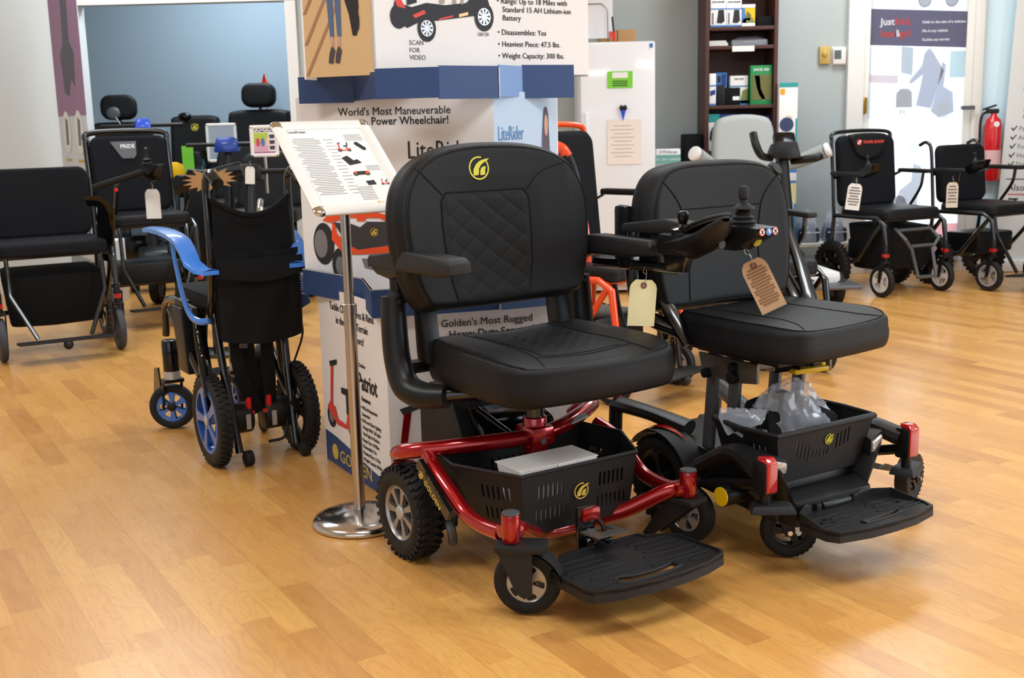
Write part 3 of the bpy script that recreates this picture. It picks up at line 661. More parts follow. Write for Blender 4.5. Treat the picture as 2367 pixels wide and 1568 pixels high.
    mb=MB(); mb.lathe([(0,0),(.030,0),(.031,.004),(.022,.008),(.012,.010),(.009,.016),(.012,.024),(.015,.034),(.0135,.043),(.008,.048),(0,.049)],(.425,.283,.836),(.1,0,1),20); obj('joystick_knob',mb,plast_g,jc)
    for k in range(7):
        pass
    return t
red_chair()
# carton lying in the basket
def local_thing(name,label,cat,base,deg,lx,ly,lz,rz=0):
    p=Matrix.Translation((base[0],base[1],0))@Matrix.Rotation(R_(deg),4,'Z')@Vector((lx,ly,lz)); return thing(name,label,cat,p,deg+rz)
c=local_thing('carton','flat white cardboard carton lying in the basket of the red wheelchair','carton',(-.051,3.023),-57,.322,-.055,.153,0)
mb=MB(); mb.hull([(x,y*q,z) for z,q,w in ((0,.8,.037),(.145,1.,.052)) for x in (-w,w) for y in (-.112,.112)],bev=.001); obj('box_body',mb,paper,c)
mb=MB(); mb.box((-.002,-.0,.1475),(.109,.229,.003)); mb.box((.053,.02,.141),(.0012,.05,.016)); obj('lid',mb,paper,c)
# ================================================================= second power wheelchair, black with dark red reflectors
def second_chair():
    CO=(.62,3.10,0); BI=(Matrix.Translation(CO)@Matrix.Rotation(R_(-58),4,'Z')).inverted()
    t=thing('power_wheelchair','power wheelchair with plain vinyl seat, yellow pivot discs and a bagged parcel in its basket','wheelchair',CO,-58)
    for s in (-1,1):
        wheel(t,(-.115,s*.172,.122),(0,s,0),.122,.06,.084,5,(.3,.85),.7,rubber,blackmetal,plast,tread=30,name='drive_wheel',hubR=.24,face=.5,barrel=plast)
        mb=MB(); arc=[(-.115+.140*math.cos(R_(a)),.122+.140*math.sin(R_(a))) for a in range(8,150,9)]
        n=len(arc)
        for k,r in ((0,1),(1,.965)):
            mb.grid(lambda u,v:(-.115+(arc[round(u*(n-1))][0]+.115)*r,s*.170+(v-.5)*.076*(1-.2*abs(u-.4)),.122+(arc[round(u*(n-1))][1]-.122)*r+ (0.006*math.sin(PI*v) if k==0 else 0)),n,7)
        fd=obj('mudguard',mb,plast_t,t)
        mb=MB(); mb.grid(lambda u,v:(lambda a:(-.115+.1475*math.cos(a),s*(.162+.046*v*(1-u)),.122+.1475*math.sin(a)+.0015))(R_(112-56*u)),10,5); mb.grid(lambda u,v:(lambda a:(-.115+.143*math.cos(a),s*(.162+.046*v*(1-u)),.122+.143*math.sin(a)))(R_(112-56*u)),10,5); obj('red_insert',mb,redp,fd)
    mb=MB(); mb.hull([(x,y,z) for x,y,z in ((-.2,.125,.12),(.28,.15,.10),(.28,.15,.20),(-.2,.125,.25),(-.2,-.125,.12),(.28,-.15,.10),(.28,-.15,.20),(-.2,-.125,.25))],bev=.015);  obj('base_body',mb,plast,t)
    for s in (-1,1):
        # front arm to the caster post
        def arm(x0,z0,x1,z1,x2,z2,w=.035):
            mb=MB(); mb.tube([(x0,s*.19,z0),(x1,s*.22,z1),(x2,s*.25,z2)],[.026,.022,.024],seg=10,flat=1.5); return mb
        a=obj('front_arm',arm(.06,.20,.22,.285,.345,.27),plast,t)
        mb=MB(); mb.tube([(.06,s*.20,.16),(.2,s*.225,.20),(.33,s*.25,.235)],.014,seg=8); obj('lower_link',mb,plast,a)
        mb=MB(); mb.tube([(-.08,s*.115,.26),(-.19,s*.15,.285),(-.31,s*.19,.30)],[.026,.020,.022],seg=10,flat=1.4); mb.tube([(-.31,s*.19,.295),(-.315,s*.19,.2)],.02,seg=12); ra=obj('rear_arm',mb,plast,t)
        mb=MB(); mb.box((-.315,s*.19,.325),(.034,.036,.016),bev=.006); obj('red_reflector',mb,redp,ra)
        mb=MB(); mb.box((.355,s*.252,.258),(.045,.044,.082),bev=.008); mb.cyl((.355,s*.252,.19),(.355,s*.252,.22),.013,14); po=obj('caster_post',mb,plast,t)
        mb=MB(); mb.box((.3715,s*.252+.000,.262),(.016,.034,.074),bev=.003); mb.hull([(.345,s*.252+a_,.300) for a_ in (-.018,.018)]+[(.380,s*.252+a_,.298) for a_ in (-.017,.017)]+[(.34,s*.252+a_,.309) for a_ in (-.012,.012)]+[(.368,s*.252+a_,.311) for a_ in (-.014,.014)],bev=.003); obj('red_reflector',mb,redp,po)
        mb=MB(); mb.cyl((.215,s*.20,.175),(.215,s*.262,.175),.026,20,bev=.003); li=obj('pivot_hub',mb,plast,t); mb=MB(); mb.cyl((.215,s*.262,.175),(.215,s*.2655,.175),.024,24); obj('yellow_disc',mb,yellow,li)
        cs=[(Vector((.690,2.815,.073)),Vector((-.12,-1,0)),(.355,s*.252),.0) if s<0 else (Vector((1.130,3.215,.073)),Vector((.75,-.6,0)),(.355,s*.252),.0)]
        cs.append((None,None,(-.315,s*.19),0))
        for (cw_,axw,(px,py),_) in cs:
            if cw_ is None: c=Vector((px-.045,py+s*.0,.073)); ax=Vector((.25,s*1.,0)).normalized()
            else: c=BI@cw_; ax=(BI.to_3x3()@axw).normalized()
            hd=(Vector((c.x,c.y,0))-Vector((px,py,0))); hd=(hd-ax*hd.dot(ax)); hd=hd.normalized() if hd.length>.004 else Vector((0,0,1)).cross(ax).normalized()
            Mf=basis((px,py,0),hd,Vector((0,0,1)).cross(hd)); cc=Mf.inverted()@c
            fk=MB(Mf); fk.hull([(a_,b_,z) for z,L,W in ((.174,1,1),(.194,.8,.8)) for a_,b_ in ((-.036*L,-.034*W),(-.036*L,.034*W),(min(cc.x+.03,.075)*L,-.026*W),(min(cc.x+.03,.075)*L,.026*W),(.0,.036*W),(.0,-.036*W))],bev=.005)
            for q in (-1,1): fk.plate([(-.03,.182),(.03,.182),(cc.x+.012,.085),(cc.x+.008,.062),(cc.x-.012,.062),(cc.x-.016,.085)],.006,Matrix.Translation((0,cc.y+q*.027+.003,0))@Matrix.Rotation(R_(90),4,'X'))
            fo=obj('caster_fork',fk,plast_t,t)
            mb=MB(); mb.cyl(c-ax*.036,c+ax*.036,.0065,12); obj('axle_bolt',mb,chrome,fo)
            wheel(t,c,ax,.073,.040,.044,3,(.35,.88),.75,rubber,plast,plast,name='caster_wheel',hubR=.22,lip=2,face=.25,perf=30)
    # front shroud, basket, lamps
    mb=MB()
    mb.hull([(x,y,z) for y in(-.135,.135) for x,z in((.29,.185),(.345,.165),(.345,.10),(.28,.10))],bev=.01)
    for s in (-1,1): mb.hull([(x,s*y,z) for x,y,z in ((.27,.125,.20),(.335,.13,.165),(.32,.125,.11),(.28,.16,.24),(.33,.165,.245),(.33,.19,.27),(.27,.19,.27),(.26,.12,.11))],bev=.006)
    obj('front_shroud',mb,plast,t)
    for s in (-1,1):
        mb=MB(); mb.hull([(.25,s*.165,.232),(.25,s*.205,.24),(.25,s*.165,.29),(.25,s*.21,.293),(.322,s*.150,.232),(.312,s*.200,.24),(.326,s*.148,.276),(.312,s*.208,.29)],bev=.003); h=obj('headlamp_housing',mb,plast_t,t)
        mb=MB(); mb.hull([(.318,s*.155,.240),(.311,s*.196,.246),(.323,s*.153,.270),(.311,s*.203,.282),(.328,s*.155,.242),(.321,s*.194,.250),(.331,s*.155,.267),(.321,s*.199,.276)],bev=.002); lens=obj('lamp_lens',mb,mat('headlamp_lens',S('d9d6d0'),.15,metal=.5,bump=1.,bscale=120),h)
    z0,z1=.205,.335
    top=[(.312,-.172),(.312,.172),(.20,.185),(.085,.172),(.085,-.172),(.20,-.185)]; bot=[(.292,-.14),(.292,.14),(.20,.15),(.10,.14),(.10,-.14),(.20,-.15)]
    mb=MB()
    for i in range(6):
        j=(i+1)%6; L=math.dist(bot[i],bot[j]); sl=[]
        if i==0:
            for x0 in (.045,.185): sl+=[(x0+k*.0135,.082-(.006*k if x0<.1 else -.004*k),.0055,.044) for k in range(4)]
            sl+=[(.100+k*.0135,.062,.005,.022) for k in range(5)]
        else: sl+=[(L*.3+k*.018,.075,.0055,.045) for k in range(3)]
        slotwall(mb,(*bot[i],z0),(*bot[j],z0),(*top[j],z1),(*top[i],z1),sl)
    mb.plate(bot,.003,Matrix.Translation((0,0,z0))); bk=obj('basket',mb,plast_t,t)
    mb=MB(); mb.tube([(*p,z1) for p in top],.006,seg=8,smooth=False,closed=True,flat=1.2); obj('basket_rim',mb,plast_t,bk)
    M=basis((.3075,.012,.298),(0,1,0),(.15,0,1)); lg=MB(); swoosh(lg,.028,M@Matrix.Translation((0,0,.0012))); obj('round_emblem',lg,gold,bk)
    # footplate
    T=Matrix.Translation((.34,0,.128))@Matrix.Rotation(R_(-3),4,'Y')
    def ol(g=0.): 
        h=[(.0+g,.085-g),(.02,.130-g),(.045,.165-g),(.14,.178-g),(.172-g,.165-g)]; return h+[(.192-g,.08),(.196-g,0),(.192-g,-.08)]+[(x,-y) for x,y in h[::-1]]
    slot=[(.135,.07),(.15,.075),(.158,.04),(.162,-.02),(.158,-.06),(.146,-.062),(.146,-.01)]
    mb=MB(T); hole=[rrect(.012,.016,.003,2,x,y) for x,y in ((.075,-.115),(.105,-.115),(.09,-.14),(.09,.13))]
    mb.plate([ol(),slot]+[h[::-1] for h in hole],.008)
    o0,o1=ol(),ol(.006); n=len(o0); rise=lambda x,y:.030 if (x<.06 and abs(y)>.08) else (.020 if x<.1 else .012)
    vs=[(x,y,z if z<0 else rise(x,y)) for (x,y) in o0 for z in (-.016,1)]+[(x,y,z if z<0 else rise(x,y)) for (x,y) in o1 for z in (-.016,1)]; fs=[]
    for i in range(n):
        j=(i+1)%n
        if i==n-1: continue
        fs+=[(2*i,2*j,2*j+1,2*i+1),(2*n+2*i,2*n+2*i+1,2*n+2*j+1,2*n+2*j),(2*i+1,2*j+1,2*n+2*j+1,2*n+2*i+1),(2*i,2*n+2*i,2*n+2*j,2*j)]
    mb._add(vs,fs); fp=obj('footplate',mb,plast_t,t)
    rb=MB(T)
    for s in (-1,1):
        for x,y0,y1 in ((.06,.05,.15),(.085,.05,.10),(.115,.03,.165),(.13,.10,.17)): rb.box((x,s*(y0+y1)/2,.009),(.006,y1-y0,.004),bev=.0015)
    rb.tube([(x,y,.009) for x,y in slot],.003,seg=6,smooth=False,closed=True); obj('grip_rib',rb,plast_t,fp)['kind']='stuff'
    mb=MB(); mb.cyl((.345,-.05,.142),(.345,.05,.142),.013,16,bev=.003); mb.box((.335,-.065,.138),(.04,.02,.035),bev=.006); mb.box((.335,.065,.138),(.04,.02,.035),bev=.006); mb.box((.325,0,.16),(.03,.11,.01),(0,20,0),bev=.003); obj('footplate_hinge',mb,plast,t)
    # seat lift posts and cross bracket
    for s in (-1,1):
        for x in (.02,.105):
            mb=MB(); mb.box((x-.008,s*.115,.36),(.036,.014,.30),(0,5,0),bev=.002)
            for k in range(6): mb.cyl((x-.014+k*.0035,s*.115-.0078,.27+k*.035),(x-.014+k*.0035,s*.115+.0078,.27+k*.035),.003,8)
            obj('seat_lift_post',mb,darkgrey,t)
        mb=MB(); mb.hull([(-.02,s*.125,.49),(.20,s*.125,.49),(.20,s*.125,.44),(.13,s*.125,.43),(.0,s*.125,.43),(-.01,s*.125,.455),(-.02,s*.135,.49),(.20,s*.135,.49),(.20,s*.135,.44),(.13,s*.135,.43),(.0,s*.135,.43)],bev=.002); br=obj('seat_bracket',mb,gunmetal,t)
        for x,z,r in ((.02,.44,.013),(.12,.445,.017),(.12,.472,.012)): mb=MB(); mb.cyl((x,s*.13,z),(x,s*.152,z),r,14,bev=.002); obj('bracket_knob',mb,plast,br)
    mb=MB(); mb.box((.17,0,.48),(.03,.24,.018),bev=.003); mb.cyl((.12,-.02,.45),(.12,-.02,.49),.025,18); obj('cross_bracket',mb,gunmetal,t)
    mb=MB(); mb.tube([(.13,0,.45),(.17,.01,.46),(.2,.02,.455)],.012,seg=8); mb.box((.19,.075,.47),(.02,.02,.03),bev=.003); obj('latch',mb,plast,t)
    mb=MB(); mb.box((.195,.055,.452),(.03,.11,.014),(0,0,-8),bev=.005); mb.box((.178,.102,.458),(.05,.016,.018),bev=.005); obj('release_handle',mb,yellow,t)
    # seat
    so=smooth_poly([(-.20,-.17),(-.15,-.20),(.05,-.212),(.15,-.205),(.197,-.165),(.208,-.08),(.21,0),(.208,.08),(.197,.165),(.15,.205),(.05,.212),(-.15,.20),(-.20,.17),(-.21,0)],6,True)
    f=lambda u,v:-.012*max(0,(u-.06)/.15)**2+.008*max(0,abs(v)/.2)**2
    P=Pillow(so,.085,fr(.145,.012,.515,5),crown=.002,f=f,rim=.020,bulge=.015,c=(0,0)); st=obj('seat_cushion',P.mesh(24),leather,t,sharp=60)
    sm=MB(); k=.95; lp=[(p[0]*k,p[1]*k) for p in so]; P.seam(sm,lp+[lp[0]],.0018)
    for s in (-1,1): P.seam(sm,[(.08,s*.10),(.14,s*.115),(.19,s*.15)],.0013); P.seam(sm,[(-.17,s*.10),(.08,s*.10)],.0013)
    obj('seam',sm,fabric,st)
    mb=MB(); mb.box((.13,.01,.505),(.30,.30,.02),bev=.006); obj('seat_pan',mb,plast,t)
    # back
    Mb=basis((-.085,-.02,.60),(0,1,0),(-.10,0,1))
    bo=smooth_poly([(-.20,0),(-.235,.03),(-.252,.12),(-.255,.22),(-.238,.31),(-.195,.365),(-.12,.385),(0,.388),(.12,.385),(.195,.365),(.238,.31),(.255,.22),(.252,.12),(.235,.03),(.20,0),(0,-.003)],5,True)
    f=lambda u,v:.016*min(1,abs(u)/.22)**2
    P=Pillow(bo,.075,Mb@Matrix.Translation((0,0,-.03)),crown=0,f=f,rim=.032,bulge=.01,c=(0,.19)); bk=obj('backrest',P.mesh(30),leather,t,sharp=60)
    sm=MB(); k=.93; lp=[(p[0]*k,.19+(p[1]-.19)*k) for p in bo]; P.seam(sm,lp+[lp[0]],.0016)
    P.seam(sm,smooth_poly([(-.20,.335),(-.165,.30),(-.14,.255),(-.125,.15),(-.13,.02)],5),.0018); P.seam(sm,smooth_poly([(.20,.335),(.165,.30),(.14,.255),(.125,.15),(.13,.02)],5),.0018); P.seam(sm,[(-.138,.262),(.138,.262)],.0018); obj('seam',sm,fabric,bk)
    sm=MB(); k=.955; lp=[(p[0]*k,.19+(p[1]-.19)*k) for p in bo]; P.stitches(sm,lp[4:34],.0075,.0005); obj('stitching',sm,mat('grey_thread',S('5a5a5a'),.7),bk)
    for s in (-1,1):
        mb=MB(); mb.tube([(-.12,s*.235,.80),(-.10,s*.235,.70),(-.02,s*.225,.60),(.03,s*.21,.525)],[.016,.020,.024,.02],seg=8,flat=.45,up=(0,1,0)); obj('back_strut',mb,blackmetal,t)
        mb=MB(); mb.box((-.16,s*.255-.02,.80),(.05,.03,.16),bev=.012); obj('back_plate',mb,plast,t)
    s=-1
    mb=MB(); mb.hull([(-.12,s*.285+a,.815+b) for a in (-.028,.028) for b in (0,.022)]+[(.205,s*.285+a,.825+b) for a in (-.03,.03) for b in (0,.024)]+[(.05,s*.285+a,.858) for a in (-.024,.024)],bev=.006); ap=obj('armrest_pad',mb,arm_mat,t)
    mb=MB(); mb.tube([(-.10,s*.285,.82),(-.10,s*.29,.70),(-.08,s*.27,.60),(0,s*.2,.55)],.02,seg=12); mb.tube([(.0,s*.3,.81),(.25,s*.3,.81)],.011,seg=8); obj('armrest_bracket',mb,blackmetal,t)
    s=1
    mb=MB(); mb.tube([(-.14,.25,.80),(-.15,.25,.93),(-.13,.252,.955)],[.03,.028,.02],seg=12,flat=.8); ap=obj('folded_armrest',mb,arm_mat,t)
    mb=MB(); mb.tube([(-.155,.245,.94),(-.12,.262,.83),(-.06,.27,.70),(.0,.255,.60),(.03,.235,.555)],[.010,.012,.02,.026,.014],seg=8,flat=.5,up=(0,1,0)); obj('armrest_bracket',mb,blackmetal,t)
    # controller
    KT=Matrix.Translation((-.07,.075,-.010))
    mb=MB(KT); mb.hull([(x,y,z) for x,y,z in ((.20,-.33,.80),(.20,-.25,.80),(.24,-.33,.862),(.24,-.25,.862),(.385,-.325,.858),(.385,-.255,.858),(.375,-.325,.838),(.375,-.255,.838),(.30,-.32,.798),(.30,-.26,.798))],bev=.006); jc=obj('joystick_controller',mb,plast,t)
    mb=MB(KT); mb.lathe([(0,0),(.033,0),(.034,.004),(.026,.008),(.030,.014),(.023,.019),(.026,.025),(.018,.030),(.020,.036),(.013,.041),(.028,.045),(.024,.050),(.010,.058),(.0085,.066),(.012,.070),(.0125,.092),(.009,.098),(0,.099)],(.30,-.29,.853),(0,0,1),22); obj('joystick_knob',mb,rubber,jc)
    Mx=KT@basis((.3855,-.29,.849),(0,1,0),(0,0,1))
    for k,(x,cm) in enumerate(((-.022,redink),(0,skyblue),(.020,redink))):
        mb=MB(); mb.plate(circ(.0092,20,x,0),.0008,Mx); r=obj('round_warning_label',mb,cm,jc); mb=MB(); mb.plate(circ(.0072,20,x,0),.0012,Mx) if k!=1 else mb.box((x,.001,.0012),(.004,.010,.0012),(0,0,30),M=Mx); q=obj('warning_symbol',mb,white,r); 
        if k!=1: mb=MB(); mb.box((x,0,.0016),(.003,.011,.0006),(0,0,35),M=Mx); mb.box((x,0,.0016),(.0015,.014,.0006),(0,0,-45),M=Mx); obj('warning_bar',mb,ink,r)
    mb=MB(); swoosh(mb,.018,KT@basis((.345,-.29,.8225),(0,1,0),(.6,0,.8))@Matrix.Translation((0,0,.006))); mb.plate(circ(.011,20),.0006,KT@basis((.345,-.29,.8225),(0,1,0),(.6,0,.8))@Matrix.Translation((0,0,.0045))); obj('round_emblem',mb,gold,jc)
    mb=MB(); mb.box((-.06,-.235,.50),(.001,.055,.05)); obj('paper_label',mb,paper,t)
    return t
second_chair()
def c2(x,y,z): return Matrix.Translation((.62,3.10,0))@Matrix.Rotation(R_(-58),4,'Z')@Vector((x,y,z))
# bagged parts in the basket
p=c2(.19,.0,.212); bg=thing('bagged_parcel','clear plastic bag holding dark seat parts, heaped in the basket of the second wheelchair','bag',p,-58)
mb=MB(); mb.hull([(x,y,z) for x,y,z in ((-.07,-.12,0),(.07,-.12,0),(.07,.12,0),(-.07,.12,0),(-.06,-.11,.17),(.03,-.115,.15),(-.04,.0,.19),(.05,.02,.165),(-.05,.10,.15),(.05,.12,.12))],bev=.008); ct=obj('dark_contents',mb,fabric,bg)
rnd=random.Random(5); import mathutils
def crumple(u,v):
    a=2*PI*u; ph=PI*.5*v
    r=(1-.0*v); x=.078*math.cos(a)*math.sin(ph); y=.135*math.sin(a)*math.sin(ph); z=.02+.200*math.cos(ph)*(1-.18*math.sin(a)*math.sin(ph))
    n=mathutils.noise.noise(Vector((x*28,y*28,z*22)))*.016+abs(mathutils.noise.noise(Vector((x*55,y*40,z*60+4))))*.012
    k=1+n/.1; return (x*k,y*k,z+n*.9)
mb=MB(); mb.grid(crumple,72,26,cu=True); 
mb.grid(lambda u,v:(-.06+.10*v-.02*u+.01*math.sin(7*u+5*v),-.11-.075*u,.12+.03*v+.05*math.sin(3*u+2*v)*u+.012*math.sin(9*u+7*v)),10,10); obj('plastic_film',mb,clearp,bg,sharp=25)
# price tags
price_tag('blank manila card tag wired under the armrest of the red wheelchair',Matrix.Translation((-.051,3.023,0))@Matrix.Rotation(R_(-57),4,'Z')@Vector((.30,.27,.732)),.072,.118,manila,rz=12,lean=5,wire=.028,curl=.002)
price_tag('curled tan printed tag wired under the joystick of the second wheelchair',c2(.235,-.212,.79),.064,.135,paper_old,rz=-8,lean=-26,wire=.03,lines=13,eye=True,curl=-.012,linem=mat('brown_print',S('8a6a50'),.8))
# ================================================================= sign stand
def face(p0,deg,z0=0.): return Matrix.Translation((p0[0],p0[1],z0))@Matrix.Rotation(R_(deg),4,'Z')@Matrix.Rotation(R_(90),4,'X')
def mini_scooter(M,s,col,parent,name='scooter_picture',chair=False,th=.0005):
    """small printed picture: wheels, body, seat, tiller as flat colour shapes on a board"""
    def F(n,loops,m,dz=0): return flatpoly(n,loops,M@Matrix.Translation((0,0,dz)),m,parent,th)
    o=F(name,circ(.16*s,18,-.36*s,.16*s)+[],ink); 
    F('printed_wheel',circ(.16*s,18,.40*s,.16*s),ink); F('printed_rim',circ(.09*s,16,-.36*s,.16*s),inkg,.0004); F('printed_rim',circ(.09*s,16,.40*s,.16*s),inkg,.0004)
    F('printed_body',[(-.50*s,.26*s),(-.40*s,.36*s),(-.20*s,.32*s),(-.12*s,.17*s),(.18*s,.15*s),(.26*s,.34*s),(.50*s,.36*s),(.56*s,.24*s),(.30*s,.10*s),(-.14*s,.08*s)],col,.0006)
    if chair: F('printed_basket',[(-.3*s,.34*s),(.3*s,.36*s),(.26*s,.08*s),(-.26*s,.07*s)],ink,.0009)
    else:
        F('printed_tiller',[(-.38*s,.30*s),(-.30*s,.30*s),(-.20*s,.92*s),(-.28*s,.95*s)],col,.0009); F('printed_handle',[(-.34*s,.93*s),(-.06*s,1.0*s),(-.07*s,.93*s),(-.3*s,.86*s)],ink,.0011)
        F('printed_seat',[(.06*s,.56*s),(.40*s,.56*s),(.52*s,.98*s),(.44*s,1.0*s),(.34*s,.66*s),(.06*s,.64*s)],ink,.0009); F('printed_post',[(.22*s,.3*s),(.28*s,.3*s),(.28*s,.56*s),(.22*s,.56*s)],ink,.0007)
    return o
def snap_frame(t,M,W,H,b,parentname='frame'):
    mb=MB(M)
    for s in (-1,1):
        mb.tube([(s*(W/2-b/2),-H/2+b*.8,0),(s*(W/2-b/2),H/2-b*.8,0)],b/2,seg=12,smooth=False,flat=.5,up=(1,0,0)); mb.tube([(-W/2+b*.8,s*(H/2-b/2),0),(W/2-b*.8,s*(H/2-b/2),0)],b/2,seg=12,smooth=False,flat=.5,up=(0,1,0))
    f=obj(parentname,mb,alu,t)
    for sx in (-1,1):
        for sy in (-1,1):
            mb=MB(M); mb.sph((sx*(W/2-b*.55),sy*(H/2-b*.55),0),b*.58,14,(1,1,.5)); obj('corner_cap',mb,chrome,f)
    return f
st=thing('sign_stand','chrome pedestal stand with a tilted snap frame sheet beside the red wheelchair','stand',(-.44,3.14,0),-57)
mb=MB(); mb.lathe([(0,0),(.128,0),(.134,.004),(.134,.012),(.126,.022),(.10,.032),(.05,.041),(.022,.045),(0,.045)],seg=56); obj('base',mb,mat('polished_chrome',S('cfcac6'),.16,metal=1.,bump=.04,bscale=40),st,sharp=60)
mb=MB(); mb.cyl((0,0,.04),(0,0,.62),.0165,24); mb.lathe([(.0165,.60),(.0195,.601),(.0195,.625),(.0165,.627)],seg=24); obj('lower_pole',mb,steel,st)
mb=MB(); mb.cyl((0,0,.62),(0,0,.985),.0135,24); obj('upper_pole',mb,steel,st)
Mf=basis((0,0,.998),(0,1,0),(-math.cos(R_(40)),0,math.sin(R_(40))))
snap_frame(st,Mf,.290,.365,.034)
sh=obj('paper_sheet',MB(Mf).box((0,0,-.002),(.25,.325,.004)),paper,st)
mb=MB(Mf@Matrix.Translation((0,0,-.006))); mb.box((0,0,0),(.26,.33,.006)); mb.box((0,0,-.012),(.05,.08,.022),bev=.004); obj('backing_plate',mb,darkgrey,st)
mb=MB(Mf@Matrix.Translation((0,0,.0008)))
for k in range(34): mb.box((-.068-.0*k+(.002 if k%5 else -.002),.112-k*.0066,0),(.078 if k%4 else .06,.0016,.0005))
for k in range(34): mb.box((-.002,.112-k*.0066,0),(.028 if k%3 else .018,.0014,.0005)) if k%2 else None
for k in range(5): mb.box((.075,.122-k*.0055,0),(.052,.0014,.0005))
for k in range(4): mb.box((.085,-.005-k*.0055,0),(.04,.0014,.0005))
for k in range(9): mb.box((.03+.0,-.085-k*.006,0),(.045,.0012,.0005))
obj('printed_text',mb,mat('pale_ink',S('a9a5a3'),.7),sh)['kind']='stuff'
text('LiteRider',.014,Mf@Matrix.Translation((-.105,.135,.0008)),inkg,sh)
e=Mf@Matrix.Translation((.03,.055,.0008)); mini_scooter(e,.036,redink,sh)
mb=MB(Mf@Matrix.Translation((.082,.075,.0008))@Matrix.Rotation(R_(-55),4,'Z')); mb.plate(rrect(.038,.013,.006,5),.0006); obj('remote_picture',mb,ink,sh)
mb=MB(Mf@Matrix.Translation((.04,.01,.0008))); mb.plate([(-.03,.02),(-.012,.028),(.0,.008),(.012,.012),(.02,-.002),(-.018,-.010)],.0006); obj('seat_picture',mb,ink,sh)
mini_scooter(Mf@Matrix.Translation((.042,-.042,.0008)),.045,orange,sh,chair=True)
mini_scooter(Mf@Matrix.Translation((.095,-.082,.0008)),.022,redink,sh)
mb=MB(Mf@Matrix.Translation((.055,-.072,.0008))); mb.plate([(-.012,.008),(.012,.01),(.014,-.006),(-.01,-.008)],.0006); obj('cushion_picture',mb,ink,sh)
mb=MB(Mf@Matrix.Translation((.048,-.148,.001))); mb.plate(circ(.005,16),.0006); lg=obj('round_emblem',mb,amber,sh); text('GOLDEN',.011,Mf@Matrix.Translation((.056,-.152,.0008)),amber,sh)
# ================================================================= corrugated display tower
ds=thing('display_tower','tall white and navy corrugated cardboard display tower printed with scooters, behind the sign stand','display',(-.25,3.7,0),0)
DI=Matrix.Translation((.25,-3.7,0))
def vpanel(name,p0,p1,z0,z1,m,th=.006,parent=None,out=0.):
    d=Vector((p1[0]-p0[0],p1[1]-p0[1],0)); L=d.length; deg=math.degrees(math.atan2(d.y,d.x)); M=DI@face(p0,deg)
    o=obj(name,MB(M).box((L/2,(z0+z1)/2,-th/2+out),(L,z1-z0,th)),m,parent or ds); return o,M@Matrix.Translation((0,0,out+.0006)),L
A=(-.63,3.787); B=tuple(fl(908,1162)[:2]); C=(B[0]+.6*.96,B[1]+.6*.276); D=(A[0]+.62,A[1]+.35)
ZB=.59
w1,M1,L1=vpanel('side_panel',A,B,0,ZB,board); w2,M2,L2=vpanel('side_panel',B,C,0,ZB,board)
vpanel('back_panel',D,C,0,ZB,board); vpanel('back_panel',A,D,0,ZB,board)
# left face: navy foot with emblem and name, scooter print, lettering
flatpoly('navy_foot',[(0,0),(L1,0),(L1,.045),(L1*.75,.060),(L1*.45,.082),(L1*.2,.098),(0,.104)],M1,navy,w1)
mb=MB(M1@Matrix.Translation((.085,.045,.001))@Matrix.Diagonal((1,1,1,1))); mb.plate(circ(.026,24),.0006); obj('round_emblem',mb,goldp,w1)
text('GOLDEN',.058,M1@Matrix.Translation((.125,.022,.001)),goldp,w1,sx=1.15)
mini_scooter(M1@Matrix.Translation((.155,.125,.001)),.24,redink,w1)
text('Tackle Chrome Tires & Rims',.034,M1@Matrix.Translation((L1/2+.01,.525,.001)),ink,w1,align='CENTER',sx=.9); text('in the Rolling Terrain',.034,M1@Matrix.Translation((L1/2+.01,.485,.001)),ink,w1,align='CENTER',sx=.9); text('Outdoors!',.034,M1@Matrix.Translation((L1/2+.04,.445,.001)),ink,w1,align='CENTER',sx=.9)
text('Golden',.018,M1@Matrix.Translation((L1*.60,.375,.001)),ink,w1)
text('Patriot',.075,M1@Matrix.Translation((L1*.58,.305,.001)),ink,w1,sx=.72,bold=.0012)
text('Features:',.02,M1@Matrix.Translation((L1*.62,.270,.001)),ink,w1,bold=.0004)
text('• 4-Wheel Independent\n   Suspension\n• Full Front & Rear Lighting\n   Package With Tail Lights\n   Head Lights & Flashers\n• Range: Up to 18 Miles\n• Disassembles: Yes\n• Heaviest Piece: 112 lbs.\n• Weight Capacity: 450 lbs.',.0165,M1@Matrix.Translation((L1*.60,.243,.001)),ink,w1,sx=.85,space=1.25)
# right face
text("Golden's Most Rugged",.0315,M2@Matrix.Translation((.305,.516,.001)),ink,w2,align='CENTER',sx=.98); text('Heavy-Duty Scooter!',.0315,M2@Matrix.Translation((.320,.482,.001)),ink,w2,align='CENTER',bold=.0003,sx=.98)
mini_scooter(M2@Matrix.Translation((.12,.04,.001)),.26,redm,w2)
# middle tier
T0=(-.666,3.80); T1=(T0[0]+.67*.936,T0[1]-.67*.352); T2=(T1[0]+.39*.52,T1[1]+.39*.85)
T1z=1.19
q2,N1,K1=vpanel('front_panel',T0,T1,.56,T1z,board); q3,N2,K2=vpanel('side_panel',T1,T2,.56,T1z,mat('pale_blue_print',S('bcd0e6'),.6))
vpanel('back_panel',(T0[0]+.2,T0[1]+.5),T2,.56,T1z,board); vpanel('side_panel',T0,(T0[0]+.2,T0[1]+.5),.56,T1z,board)
text("World's Most Maneuverable",.0345,N1@Matrix.Translation((K1*.505,1.130,.001)),ink,q2,align='CENTER',sx=.97); text('Power Wheelchair!',.0345,N1@Matrix.Translation((K1*.585,1.100,.001)),ink,q2,align='CENTER',bold=.0003,sx=.97)
text('LiteRider',.078,N1@Matrix.Translation((K1*.565,.995,.001)),ink,q2,sx=.8)
